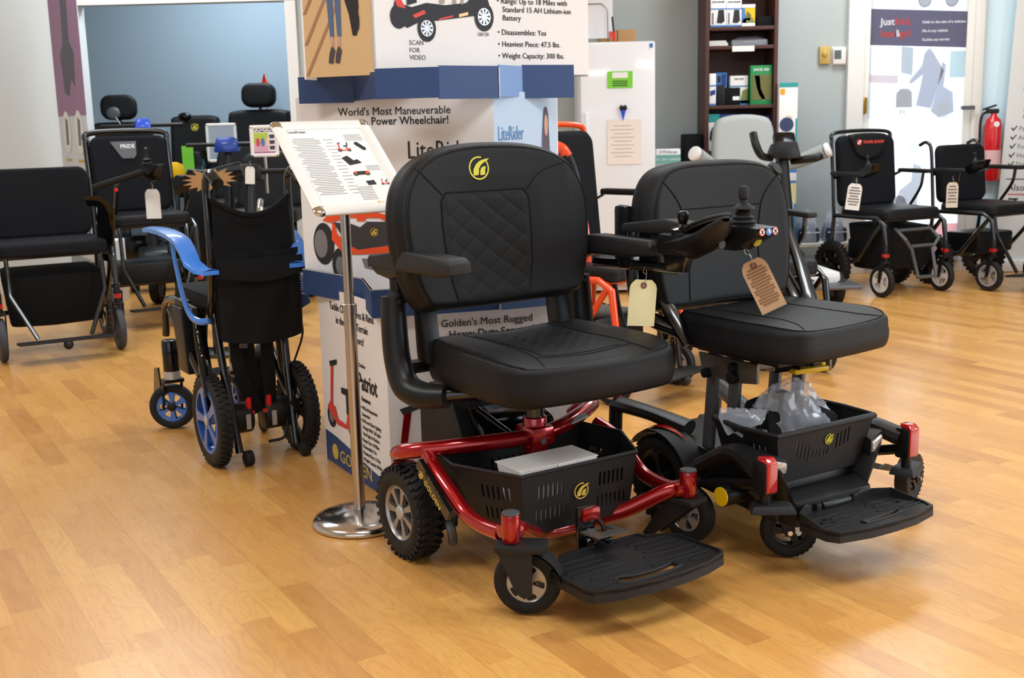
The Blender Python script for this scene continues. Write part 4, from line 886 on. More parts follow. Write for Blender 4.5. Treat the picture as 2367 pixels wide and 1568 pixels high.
# orange power base picture
def pic(loops,m,dz): return flatpoly('picture_shape',loops,N1@Matrix.Translation((.155,.68,dz)),m,base_pic,.0005)
base_pic=flatpoly('power_base_picture',circ(.038,22,-.085,.045,ry=.068),N1@Matrix.Translation((.155,.68,.001)),ink,q2,.0005)
pic([circ(.024,20,-.095,.045,ry=.046)],inkg,.0018); pic([circ(.028,20,-.03,-.02,ry=.052)],ink,.0012); pic([circ(.015,16,-.03,-.025,ry=.03)],inkg,.002)
pic([[(-.085,.12),(-.06,.145),(0,.152),(.10,.15),(.145,.14),(.15,.115),(.12,.13),(.0,.13),(-.05,.115),(-.055,.06),(-.02,.02),(.02,.012),(.15,.018),(.175,.05),(.23,.06),(.23,.075),(.17,.065),(.14,.04),(.03,.032),(.0,.045),(-.035,.08),(-.04,.11)]],orange,.0022)
pic([[(-.045,.115),(.02,.11),(.05,.10),(.075,.118),(.155,.118),(.155,.045),(.04,.028),(-.0,.045)]],mat('print_dark_grey',S('3a3636'),.6),.0026); pic([[(.035,.165),(.075,.165),(.07,.12),(.04,.12)]],orange,.003); pic([[(.05,.0),(.13,.0),(.2,-.02),(.26,-.03),(.16,-.05),(.06,-.03)]],inkg,.0014); swl=MB(N1@Matrix.Translation((.255,.765,.004))); swoosh(swl,.026,Matrix()); obj('printed_emblem',swl,goldp,base_pic)
text('LiteRider',.062,N2@Matrix.Translation((.02,1.045,.001)),mat('print_steel_blue',S('6b93c4'),.6),q3,sx=.66); text('envy',.045,N2@Matrix.Translation((.145,1.0,.001)),skyblue,q3,shear=.3)
N2=N2@Matrix.Translation((.072,0,0))@Matrix.Diagonal((.53,1,1,1)); wm=flatpoly('woman_picture',[(.36,.60),(.36,.78),(.39,.93),(.40,1.03),(.42,1.10),(.435,1.135),(.455,1.145),(.475,1.135),(.485,1.10),(.50,1.04),(.52,.95),(.56,.86),(.575,.60)],N2,mat('print_pale_denim',S('8fa4bd'),.6),q3); flatpoly('picture_shape',[(.405,.9),(.41,1.05),(.425,1.12),(.44,1.14),(.455,1.145),(.47,1.14),(.485,1.12),(.495,1.0),(.50,.9),(.46,.96)],N2@Matrix.Translation((0,0,.001)),mat('print_brown',S('5d5560'),.6),wm); flatpoly('picture_shape',circ(.022,16,.452,1.085,ry=.034),N2@Matrix.Translation((0,0,.002)),mat('print_skin',S('c99f8c'),.6),wm)
# lower navy collar
e=lambda p,d:(p[0]+d[0],p[1]+d[1])
c0=e(T0,(-.012,-.012)); c1=(at(837,670,3.52).x,3.52); 
def band(name,p0,p1,z0,z1,m,edge=True):
    o,M,L=vpanel(name,p0,p1,z0,z1,m,th=.005)
    if edge: obj('cut_edge',MB(M).box((L/2,z1-.0008,-.003),(L,.0016,.0058)),white,o)
    return o
bz0,bz1=.562,.644
band('navy_collar',c0,c1,bz0,bz1,navy); cB=(B[0]-.03,B[1]-.045); band('navy_collar',c1,cB,bz0,bz1,navy); cC=(cB[0]+.36,cB[1]+.105); band('navy_collar',cB,cC,bz0,bz1,navy); band('navy_collar',(cC[0]+.008,cC[1]-.01),(C[0],C[1]-.01),bz0,bz1,mat('mid_blue_print',S('4a6796'),.55))
# top tier and upper collar
U1=tuple(at(867,200,3.50)[:2]); U0=tuple(at(704,100,3.62)[:2]); dU=(.82,.574); tt=.80; U2=(U1[0]+tt*dU[0],U1[1]+tt*dU[1])
u0,O0,J0=vpanel('picture_panel',U0,U1,1.245,1.85,mat('wood_print',S('d8b382'),.6)); u1,O1,J1=vpanel('front_panel',U1,U2,1.245,1.85,board)
vpanel('back_panel',(U0[0]+.1,U0[1]+.6),U2,1.24,1.85,board); vpanel('side_panel',U0,(U0[0]+.1,U0[1]+.6),1.24,1.85,board)
obj('corrugated_edge',MB(O1).box((.0,1.50,.003),(.006,.6,.008)),mat('corrugated_edge',S('c4bdb4'),.9,bump=1.,bscale=150),u1)
text('• 6.5 AH Lithium-ion Battery\n• Range: Up to 18 Miles with\n   Standard 15 AH Lithium-ion\n   Battery',.0238,O1@Matrix.Translation((.440,1.487,.001)),ink,u1,space=1.07); text('• Disassembles: Yes\n• Heaviest Piece: 47.5 lbs.\n• Weight Capacity: 300 lbs.',.0238,O1@Matrix.Translation((.440,1.367,.001)),ink,u1,space=1.5); text('GB120',.015,O1@Matrix.Translation((.365,1.362,.001)),inkg,u1); text('SCAN\nFOR\nVIDEO',.0195,O1@Matrix.Translation((.120,1.332,.001)),inkg,u1,space=1.1)
PM=O1@Matrix.Translation((.050,1.362,.001))@Matrix.Diagonal((.84,.92,1,1))
sp=flatpoly('scooter_picture',[(.02,.045),(.03,.10),(.1,.085),(.16,.10),(.24,.095),(.33,.105),(.36,.13),(.42,.13),(.43,.10),(.37,.065),(.2,.045),(.13,.04),(.08,.02)],PM,mat('print_navy_black',S('26262e'),.6),u1)
for x,y,r in ((.045,.055,.034),(.158,.02,.038),(.405,.062,.042)):
    flatpoly('printed_wheel',circ(r,24,x,y,ry=r*1.12),PM@Matrix.Translation((0,0,.0008)),mat('print_navy_black',S('26262e'),.6),sp,.0004)
    if x>.1:
        mb=MB(PM@Matrix.Translation((x,y,.0016))); loops=[circ(r*.68,24)]; 
        for k in range(9): a=40*k; loops.append([(r*.2*math.cos(R_(a+8)),r*.2*math.sin(R_(a+8))),(r*.6*math.cos(R_(a+13)),r*.6*math.sin(R_(a+13))),(r*.6*math.cos(R_(a-5)),r*.6*math.sin(R_(a-5)))][::-1])
        mb.plate(loops,.0004); obj('printed_rim',mb,silver,sp)
for lp,m in (([(.03,.105),(.055,.11),(.075,.08),(.04,.085)],redink),([(.10,.06),(.15,.078),(.155,.066),(.11,.05)],redink),([(.21,.052),(.27,.064),(.27,.058),(.21,.046)],redink),([(.295,.068),(.335,.076),(.335,.066),(.295,.058)],amber),([(.08,.09),(.12,.1),(.115,.20),(.08,.20)],mat('print_navy_black',S('26262e'),.6)),([(.215,.1),(.235,.1),(.24,.2),(.222,.2)],mat('print_metal',S('a79b8c'),.6)),([(.27,.1),(.285,.1),(.292,.2),(.278,.2)],mat('print_metal',S('a79b8c'),.6)),([(.305,.1),(.315,.1),(.335,.2),(.322,.2)],mat('print_metal',S('a79b8c'),.6))): flatpoly('picture_shape',lp,PM@Matrix.Translation((0,0,.0012)),m,sp,.0004)
# photograph of legs and scooter on a boardwalk
for k in range(6): flatpoly('picture_shape',[(.0+.0*k,1.25+.09*k),(.012,1.25+.09*k),(.16,1.50+.09*k),(.15,1.50+.09*k)],O0@Matrix.Translation((0,0,.0006)),mat('print_shadow_brown',S('a87c5c'),.6),u0,.0003) if k<3 else None
lg_=flatpoly('legs_picture',[(.098,1.36),(.112,1.36),(.114,1.52),(.108,1.60),(.085,1.60),(.088,1.50)],O0@Matrix.Translation((0,0,.001)),mat('print_denim',S('566a8c'),.6),u0); flatpoly('picture_shape',[(.124,1.36),(.138,1.36),(.142,1.5),(.14,1.6),(.115,1.6),(.118,1.5)],O0@Matrix.Translation((0,0,.001)),mat('print_denim',S('566a8c'),.6),lg_)
for x in (.088,.112): flatpoly('printed_shoe',[(x,1.285),(x+.016,1.282),(x+.026,1.32),(x+.014,1.335),(x+.004,1.31)],O0@Matrix.Translation((0,0,.0012)),mat('print_shoe',S('4c4348'),.6),lg_); flatpoly('printed_ankle',[(x+.012,1.33),(x+.022,1.33),(x+.022,1.36),(x+.012,1.36)],O0@Matrix.Translation((0,0,.0012)),mat('print_skin',S('c99f8c'),.6),lg_)
s_=flatpoly('scooter_picture',[(.145,1.60),(.15,1.48),(.17,1.42),(.18,1.36),(.195,1.36),(.205,1.44),(.20,1.6)],O0@Matrix.Translation((0,0,.0012)),ink,u0); flatpoly('printed_wheel',circ(.014,16,.158,1.51,ry=.028),O0@Matrix.Translation((0,0,.002)),inkg,s_)
flatpoly('printed_wheel',circ(.01,16,.196,1.40,ry=.03),O0@Matrix.Translation((0,0,.002)),ink,s_)
uz0,uz1=1.170,1.256
k0=tuple(at(690,210,3.72)[:2]); k1=tuple(at(817,210,3.72)[:2]); k2=tuple(at(868,205,3.45)[:2]); k3=tuple(at(1016,205,3.42)[:2]); k4=tuple(at(1155,205,3.56)[:2]); k5=tuple(at(1208,200,3.72)[:2]); k6=tuple(at(1327,200,3.80)[:2])
band('navy_collar',k0,k1,uz0,uz1-.003,navy); band('navy_collar',k1,k2,uz0+.005,uz1-.002,navy); band('navy_collar',k2,k3,uz0+.004,uz1+.006,navy); band('navy_collar',k3,k4,uz0,uz1+.008,navy,False); band('navy_collar',k4,k5,uz0+.005,uz1+.012,mat('light_blue_print',S('7f9fd0'),.55),False); band('navy_collar',k5,k6,uz0,uz1+.016,navy,False)
obj('cut_edge',MB(DI).box((k4[0],k4[1]-.002,1.215),(.003,.004,.09)),white,ds)
# ================================================================= blue and black folding wheelchair seen from behind
def blue_chair():
    t=thing('power_wheelchair','half-folded black power wheelchair with bright blue armrests and blue spoked rims, seen from behind','wheelchair',(-.87,3.83,0),122)
    for s in (-1,1):
        wheel(t,(0,s*.15,.153),(0,s,0),.153,.048,.112,5,(.25,.9),.72,rubber,bluer if s>0 else plast,silver if s>0 else plast,tread=44,name='drive_wheel',hubR=.16,lip=2,face=.12)
        mb=MB(); mb.cyl((0,s*.02,.145),(0,s*.12,.145),.052,24,bev=.008); m=obj('hub_motor',mb,plast,t); mb=MB(); mb.box((-.052,s*.045,.14),(.004,.016,.05)); obj('rating_label',mb,silver,m)
        mb=MB(); mb.box((-.03,s*.035,.19),(.018,.014,.055),(0,0,20),bev=.004); mb.box((-.03,s*.035,.165),(.03,.035,.014),bev=.004); obj('red_lever',mb,redplain,t)
        # push cane, handle and anti-tip leg
        y=.125 if s>0 else -.15
        mb=MB(); mb.tube([(.06,y*.9,.47),(-.02,y,.62),(-.03,y,.80),(-.025,y,.90),(-.035,y,.945),(-.07,y,.958),(-.11,y,.948)],.0125,seg=12); c=obj('push_cane',mb,blackmetal,t)
        mb=MB(); mb.tube([(-.055,y,.956),(-.09,y,.957),(-.15,y,.932)],[.017,.019,.019],seg=14); obj('hand_grip',mb,plast_g,c)
        mb=MB(); mb.tube([(.04,y*.85,.50),(.0,y*.8,.30),(-.075,y*.72,.045)],.0135,seg=12,smooth=False); a=obj('anti_tip_tube',mb,blackmetal,t); mb=MB(); mb.cyl((-.085,y*.72-.04,.026),(-.085,y*.72-.01,.026),.026,18,bev=.006); obj('tip_wheel',mb,rubber,a)
        # lower frame
        mb=MB(); mb.tube([(-.08,s*.12,.17),(.05,s*.13,.22),(.25,s*.14,.36),(.42,s*.14,.47)],.017,seg=10); mb.tube([(.0,s*.15,.155),(.10,s*.14,.28),(.08,s*.13,.47)],.014,seg=10); mb.tube([(.08,s*.14,.5),(.45,s*.14,.5),(.53,s*.135,.36)],.014,seg=10); obj('frame_tube',mb,blackmetal,t)
        mb=MB(); mb.cyl((.53,s*.125,.20),(.53,s*.125,.34),.03,18,bev=.006); f=obj('caster_head',mb,plast_g,t); mb=MB(); mb.cyl((.53,s*.125,.195),(.53,s*.125,.225),.031,18); obj('silver_collar',mb,silver,f)
        mb=MB(); 
        for q in (-.034,.034): mb.box((.545,s*.125+q,.135),(.022,.007,.12),(0,-12,0),bev=.003)
        mb.box((.53,s*.125,.188),(.05,.075,.014),bev=.004); obj('caster_fork',mb,plast,t)
        wheel(t,(.555,s*.125,.085),(-.90,.45,0) if s>0 else (0,s,0),.085,.042,.056,6,(.25,.88),.6,rubber,bluer,plast,name='caster_wheel',hubR=.3,lip=2,face=.15)
    mb=MB(); mb.tube([(.06,.152,.52),(.03,.160,.42),(-.01,.162,.32),(-.03,.160,.24)],.022,seg=8,flat=.3,up=(0,1,0)); ls=obj('side_strip',mb,plast_g,t); text('airwheel',.06,basis((.045,.1705,.475),(-.30,.0,-.95),(-.95,.0,.30))@Matrix.Translation((0,-.02,0)),white,ls,'frame_lettering')
    mb=MB(); mb.hull([(.20,.10,.27),(.20,.16,.27),(.30,.10,.27),(.30,.16,.27),(.22,.10,.50),(.22,.165,.50),(.34,.10,.50),(.34,.165,.50)],bev=.006); mb.box((.27,.132,.51),(.10,.05,.03),bev=.01); b=obj('battery_box',mb,plast,t)
    mb=MB(); mb.plate([(-.06,0),(.06,0),(.02,.12),(-.03,.13)],.006,Matrix.Translation((.62,.16,.10))@Matrix.Rotation(R_(90),4,'X')); obj('footplate',mb,plast_g,t)
    # back upholstery, pocket
    mb=MB()
    def bk(u,v):
        y=-.145+.265*u; z=.50+.375*v-(.055*math.sin(PI*u)*(1 if v>.9 else v**4)); x=-.045-.022*math.sin(PI*u)+.004*math.sin(9*v+3*u); return (x,y,z)
    mb.grid(bk,22,26); mb.grid(lambda u,v:(lambda p:(p[0]+.016,p[1],p[2]))(bk(u,v)),22,26); ba=obj('backrest_fabric',mb,fabric,t)
    mb=MB(); mb.tube([ (lambda p:(p[0]+.004,p[1],p[2]+.002))(bk(k/16,1.)) for k in range(17)],.010,seg=8); obj('top_hem',mb,fabric,ba)
    mb=MB()
    def pk(u,v):
        y=-.155+.28*u; z=.425+.285*v-.018*math.sin(PI*u)*(1-v); x=-.075-.030*math.sin(PI*min(1,max(0,u)))**.5*(1-v*.35)-.004*math.sin(14*u+5*v); return (x,y,z)
    mb.grid(pk,24,18); mb.grid(lambda u,v:(lambda p:(p[0]*.3-.02,p[1],p[2]))(pk(u,v)),24,18); po=obj('rear_pocket',mb,fabric,t)
    mb=MB(); mb.grid(lambda u,v:(-.108-.012*math.sin(PI*u)-.006*(1-v),-.155+.28*u,.695-.055*(1-v)-.02*math.sin(PI*u)*(1-v)-.006),22,6); mb.grid(lambda u,v:(-.07+.006*v,-.155+.28*u,.70-.055*(1-v)),22,6); obj('pocket_flap',mb,fabric,po)
    # seat, belts
    mb=MB(); mb.hull([(.03,-.13,.50),(.03,.13,.50),(.42,-.13,.50),(.42,.13,.50),(.03,-.05,.47),(.42,-.05,.47),(.42,.12,.56),(.03,.12,.56),(.42,-.12,.56),(.03,-.12,.56)],bev=.012); obj('seat_cushion',mb,fabric,t)
    for x0,y0,x1,y1 in ((-.03,.06,.0,.0),(-.03,-.04,.0,-.045),(-.02,.02,.02,-.02)):
        mb=MB(); mb.tube([(x0,y0,.46),(x0-.01,y0,.32),(x1-.02,y1,.16)],.024,seg=8,flat=.25,up=(0,1,0)); obj('belt',mb,fabric,t)
    for s in (-1,1):
        y=.20 if s>0 else -.165
        mb=MB(); mb.grid(lambda u,v:(lambda p:(p[0],p[1]+(v-.5)*(.062-.012*u),p[2]+.004*math.sin(PI*v)))([(.37,y,.768),(.30,y,.772),(.20,y,.772),(.10,y,.765),(.02,y,.752),(-.03,y,.725),(-.07,y,.69),(-.095,y*.9,.668),(-.12,y*.78,.662)][round(u*8)]),9,8)
        mb.grid(lambda u,v:(lambda p:(p[0],p[1]+(v-.5)*(.062-.012*u),p[2]-.014))([(.37,y,.768),(.30,y,.772),(.20,y,.772),(.10,y,.765),(.02,y,.752),(-.03,y,.725),(-.07,y,.69),(-.095,y*.9,.668),(-.12,y*.78,.662)][round(u*8)]),9,8)
        for e_ in (0,1): mb.grid(lambda u,v:(lambda p:(p[0],p[1]+(e_-.5)*(.062-.012*u),p[2]-.014*v))([(.37,y,.768),(.30,y,.772),(.20,y,.772),(.10,y,.765),(.02,y,.752),(-.03,y,.725),(-.07,y,.69),(-.095,y*.9,.668),(-.12,y*.78,.662)][round(u*8)]),9,2)
        mb._add([(.37,y-.031,.768),(.37,y+.031,.768),(.37,y+.031,.754),(.37,y-.031,.754)],[(0,1,2,3)]); mb._add([(-.12,y*.78-.025,.662),(-.12,y*.78+.025,.662),(-.12,y*.78+.025,.648),(-.12,y*.78-.025,.648)],[(0,1,2,3)])
        ar=obj('armrest',mb,bluep,t,sharp=60)
        mb=MB(); mb.tube([(.16,y*.97,.755),(.14,y*.97,.68),(.09,y*.95,.56),(.055,y*.9,.50),(.0,y*.85,.485),(-.04,y*.75,.49)],[.008,.009,.011,.013,.012,.010],seg=12,flat=.7); obj('armrest_strut',mb,bluep,ar)
    mb=MB(); mb.tube([(-.03,-.15,.5),(-.035,-.17,.42),(-.01,-.15,.33),(.0,-.13,.28)],.004,seg=6); mb.tube([(-.02,-.1,.2),(-.06,-.08,.08),(-.05,-.02,.06)],.005,seg=6); obj('cable',mb,rubber,t)
    mb=MB(); mb.box((-.045,.04,.415),(.006,.028,.055),(10,0,0),bev=.002); obj('belt_buckle',mb,darkgrey,t)
    # headrest-style pillow poking above armrest on the far side
    return t
blue_chair()
# ================================================================= generic pieces for the chairs around the shop
def joystick(t,x,y,z,m=None,s=1.):
    mb=MB(); mb.hull([(x-.03,y-.03,z-.01),(x-.03,y+.03,z-.01),(x+.12*s,y-.03,z+.045),(x+.12*s,y+.03,z+.045),(x+.10*s,y-.026,z-.01),(x+.10*s,y+.026,z-.01),(x,y-.026,z-.05),(x,y+.026,z-.05),(x+.02,y-.03,z+.02),(x+.02,y+.03,z+.02)],bev=.006); j=obj('joystick_controller',mb,plast_g,t)
    mb=MB(); mb.lathe([(0,0),(.02,0),(.018,.012),(.012,.022),(.007,.028),(.006,.04),(.010,.05),(.009,.062),(0,.066)],(x+.03,y,z+.02),(-.2,0,1),14); obj('joystick_knob',mb,plast,j); return j
def fold_chair(label,loc,deg,seatz=.50,backz=.95,w=.22,depth=.42,casR=.09,rearR=.15,rimm=None,logo=None,padback=True,handles=False,arms=(1,1),joy=1,foot='bar',headpad=False,bag=False,cas_yaw=0,name='power_wheelchair',thick=.045,backw=None,recl=.10,rear_track=.02,armz=.72,wheelm=None,framem=None,toptube=True,caner=.012):
    t=thing(name,label,'wheelchair',(loc[0],loc[1],0),deg); rimm=rimm or silver; bw=backw or w; fm=framem or blackmetal; tm=wheelm or rubber
    x0=-.02
    for s in (-1,1):
        wheel(t,(.0,s*(w+rear_track),rearR),(0,s,0),rearR,.05,rearR*.68,5,(.3,.88),.6,tm,blackmetal,plast,tread=30,name='drive_wheel',face=.2,lip=2,seg=32)
        yaw=R_(cas_yaw); c=Vector((depth+.02-.02*math.cos(yaw),s*w-.02*math.sin(yaw),casR)); ax=Vector((-math.sin(yaw),math.cos(yaw),0))*s
        wheel(t,c,ax,casR,.036,casR*.70,3,(.3,.86),.66,tm,rimm,rimm,name='caster_wheel',face=.15,lip=2,hubR=.22,seg=32)
        mb=MB(); mb.cyl((depth+.02,s*w,casR*2+.01),(depth+.02,s*w,casR*2+.12),.016,12,bev=.003); 
        for q in (-.024,.024): mb.hull([(depth+.0+a,s*w+q+b,z) for a,z in ((-.0,casR*2+.02),(.03,casR*2+.02),(-.012,casR*.9),(.008,casR*.9)) for b in (-.003,.003)],bev=.001)
        mb.box((depth+.015,s*w,casR*2+.02),(.045,.055,.014),bev=.004); fk=obj('caster_fork',mb,plast,t)
        mb=MB(); mb.box((depth+.02,s*w,casR*2+.06),(.034,.034,.022),bev=.004); obj('red_band',mb,redp,fk)
        mb=MB(); mb.tube([(depth+.02,s*w,casR*2+.12),(depth,s*w,seatz-.07),(depth-.06,s*w,seatz-.035),(x0,s*w,seatz-.04)],.014,seg=10,smooth=False); mb.tube([(depth-.02,s*w,seatz-.06),(.20,s*w*.98,rearR*1.35),(-.01,s*w,rearR)],.013,seg=10,smooth=False); mb.tube([(x0,s*w,seatz-.05),(-.04,s*w,rearR*1.4),(.0,s*w,rearR)],.013,seg=10); obj('side_frame',mb,fm,t)
        # back cane
        bx=lambda z:x0-recl*(z-seatz)
        top=backz if handles else backz-.015
        pts=[(x0,s*bw,seatz-.05),(bx(.7),s*bw,.7),(bx(top-.04),s*bw,top-.04)]
        if handles: pts+=[(bx(top)-.01,s*bw,top+.01),(bx(top)-.045,s*bw,top+.028),(bx(top)-.09,s*bw,top+.01)]
        mb=MB(); mb.tube(pts,caner,seg=10); c=obj('back_cane',mb,fm,t)
        if arms[0 if s<0 else 1]:
            ay=s*(w+.035)
            mb=MB(); mb.box((.13,ay,armz),(.26,.05,.026),bev=.010); a=obj('armrest',mb,arm_mat,t)
            mb=MB(); mb.tube([(.20,ay,armz-.01),(.18,ay,armz-.1),(.10,ay*.97,seatz)],.010,seg=8); mb.tube([(.0,ay,armz-.01),(-.02,s*w,armz-.03)],.010,seg=8,smooth=False); obj('armrest_strut',mb,blackmetal,a)
            if joy==s: joystick(t,.28,ay,armz+.03)
    mb=MB()
    if not handles and toptube: mb.tube([(x0-recl*(backz-seatz-.06),-bw,backz-.06),(x0-recl*(backz-seatz),-bw+.04,backz),(x0-recl*(backz-seatz),bw-.04,backz),(x0-recl*(backz-seatz-.06),bw,backz-.06)],caner+.001,seg=10)
    if not handles and toptube: obj('top_tube',mb,fm,t)
    mb=MB(); mb.tube([(depth-.04,-w,seatz-.05),(depth-.04,w,seatz-.05)],.011,seg=8); obj('cross_tube',mb,fm,t)
    mb=MB(); mb.tube([(.12,-w,rearR*1.2),(.12,w,rearR*1.2)],.013,seg=8); obj('cross_tube',mb,fm,t)
    # pads
    M=basis((x0-recl*.03+.018,0,seatz+.01),(0,1,0),(-recl,0,1)); H=backz-seatz-(.03 if not handles and toptube else .0)
    o=rrect(bw*2-.03,H,.05,6,0,H/2); P=Pillow(o,thick,M@Matrix.Translation((0,0,-.01)),crown=.004,rim=.018,f=lambda u,v:.012*(abs(u)/bw)**2,c=(0,H/2)); b=obj('backrest',P.mesh(10),fabric_n,t,sharp=60)
    if headpad:
        o2=[(-.13,H+.005),(.13,H+.005),(.13,H-.06),(.085,H-.13),(0,H-.155),(-.085,H-.13),(-.13,H-.06)]; P2=Pillow(smooth_poly(o2,5,True),.05,M@Matrix.Translation((0,0,.012)),crown=.002,rim=.02,c=(0,H-.06)); hp=obj('head_pad',P2.mesh(8),leather,t,sharp=60)
        if logo: text(logo,.0235,M@Matrix.Translation((.024,H-.054,.068)),redink,hp,'logo_lettering',align='CENTER',bold=.0008); mb=MB(M@Matrix.Translation((-.088,H-.046,.064))); mb.plate(circ(.018,20),.002); obj('round_logo',mb,redink,hp); mb=MB(M@Matrix.Translation((-.088,H-.046,.0665))@Matrix.Rotation(R_(35),4,'Z')); mb.box((0,0,0),(.036,.006,.001)); obj('logo_slash',mb,white,hp)
    elif logo:
        mb=MB(M@Matrix.Translation((0,H-.07,thick-.003))); mb.plate([(-.11,.035),(.04,.035),(.035,-.045),(.02,-.065),(-.045,-.065),(-.06,-.045)],.003); lp=obj('badge_plate',mb,darkgrey,b); text(logo,.032,M@Matrix.Translation((-.012,H-.075,thick+.002)),white,lp,'badge_lettering',align='CENTER',bold=.0006)
    P=Pillow(rrect(depth-.0,w*2-.03,.05,6,depth/2,0),.06,Matrix.Translation((x0+.02,0,seatz-.045)),crown=.006,rim=.02,c=(depth/2,0)); obj('seat_cushion',P.mesh(10),leather if padback else fabric_n,t,sharp=60)
    mb=MB(); mb.box((.16,0,rearR*1.5+.03),(.24,w*1.5,.13),bev=.02); obj('battery_box',mb,plast,t)
    if foot=='bar':
        mb=MB(); 
        for s in (-1,1): mb.tube([(depth-.02,s*.13,seatz-.10),(depth+.07,s*.13,seatz-.16),(depth+.07,s*.08,.28),(depth+.12,s*.07,.12)],.010,seg=8,smooth=False)
        for z,x,y in ((seatz-.11,depth,.13),(.30,depth+.07,.085),(.12,depth+.12,.07)): mb.tube([(x,-y,z),(x,y,z)],.010,seg=8)
        obj('leg_rest_frame',mb,darkgrey,t)
    elif foot=='plate':
        for s in (-1,1): mb=MB(); mb.tube([(depth-.02,s*w*.8,seatz-.05),(depth+.0,s*w*.8,seatz-.14),(depth+.02,s*w*.8,.32),(depth+.10,s*w*.45,.11)],.011,seg=8,smooth=False); obj('footrest_tube',mb,blackmetal,t)
        mb=MB(); mb.box((depth+.14,0,.10),(.13,w*1.6,.012),(0,-6,0),bev=.004); mb.sph((depth+.19,0,.085),.024,12); obj('footplate',mb,plast_t,t)
    if bag:
        mb=MB(); mb.hull([(.05,-w*.8,.42),(.05,w*.8,.42),(.38,-w*.9,.40),(.38,w*.9,.40),(.08,-w*.7,.14),(.08,w*.7,.14),(.36,-w*.8,.15),(.36,w*.8,.15),(.22,0,.12)],bev=.02); obj('under_seat_bag',mb,fabric,t)
    return t
def captain_chair(label,loc,deg,seatz=.55,backz=1.02,w=.24,head=False,emblem=False,recl=.12,logo=None,name='power_wheelchair',m=None,arms=True,joy=-1):
    t=thing(name,label,'wheelchair',(loc[0],loc[1],0),deg); m=m or leather; H=backz-seatz-.05
    for s in (-1,1):
        wheel(t,(0,s*.26,.16),(0,s,0),.16,.07,.10,5,(.3,.85),.6,rubber,alloy,name='drive_wheel',tread=24,seg=28); wheel(t,(.36,s*.22,.08),(0,s,0),.08,.045,.05,4,(.3,.85),.5,rubber,alloy,name='caster_wheel',seg=24)
        mb=MB(); mb.box((.36,s*.22,.17),(.04,.07,.03),bev=.006); mb.box((.2,s*.2,.18),(.34,.03,.04),bev=.008); obj('caster_arm',mb,plast,t)
        if arms:
            mb=MB(); mb.box((.12,s*(w+.05),seatz+.24),(.30,.055,.035),bev=.012); a=obj('armrest',mb,arm_mat,t); mb=MB(); mb.tube([(-.0,s*(w+.05),seatz+.23),(-.02,s*(w+.05),seatz+.05),(.05,s*w,seatz-.05)],.02,seg=10); obj('armrest_bracket',mb,plast,a)
    mb=MB(); mb.box((.05,0,.24),(.50,.36,.18),bev=.04); obj('base_cover',mb,plast_g,t); mb=MB(); mb.cyl((.08,0,.3),(.08,0,seatz-.05),.035,16); obj('seat_post',mb,darkgrey,t)
    P=Pillow(rrect(.46,w*2,.08,6,.23,0),.11,Matrix.Translation((-.10,0,seatz-.05)),crown=.01,rim=.03,c=(.23,0)); obj('seat_cushion',P.mesh(10),m,t,sharp=60)
    M=basis((-.08,0,seatz+.05),(0,1,0),(-recl,0,1)); o=smooth_poly([(-w*.85,0),(-w*.98,.06),(-w,.2),(-w*.97,H-.06),(-w*.80,H),(0,H+.008),(w*.80,H),(w*.97,H-.06),(w,.2),(w*.98,.06),(w*.85,0)],4,True); P=Pillow(o,.09,M@Matrix.Translation((0,0,-.03)),crown=.0,rim=.035,c=(0,H/2),f=lambda u,v:.02*(abs(u)/w)**2); b=obj('backrest',P.mesh(10),m,t,sharp=60)
    if emblem: mb=MB(); swoosh(mb,.06,M@Matrix.Translation((0,H-.09,P.d(0,H-.09)-.029))); obj('round_emblem',mb,gold,b)
    if head:
        P=Pillow(rrect(.26,.18,.07,6,0,0),.08,M@Matrix.Translation((0,H+.115,.0)),crown=.008,rim=.03,c=(0,0)); hd=obj('headrest',P.mesh(10),m,t,sharp=60); mb=MB(M); mb.tube([(0,H-.03,.0),(0,H+.1,.0)],.012,seg=8); obj('headrest_post',mb,darkgrey,hd)
    joystick(t,.24,joy*(w+.05),seatz+.26); return t
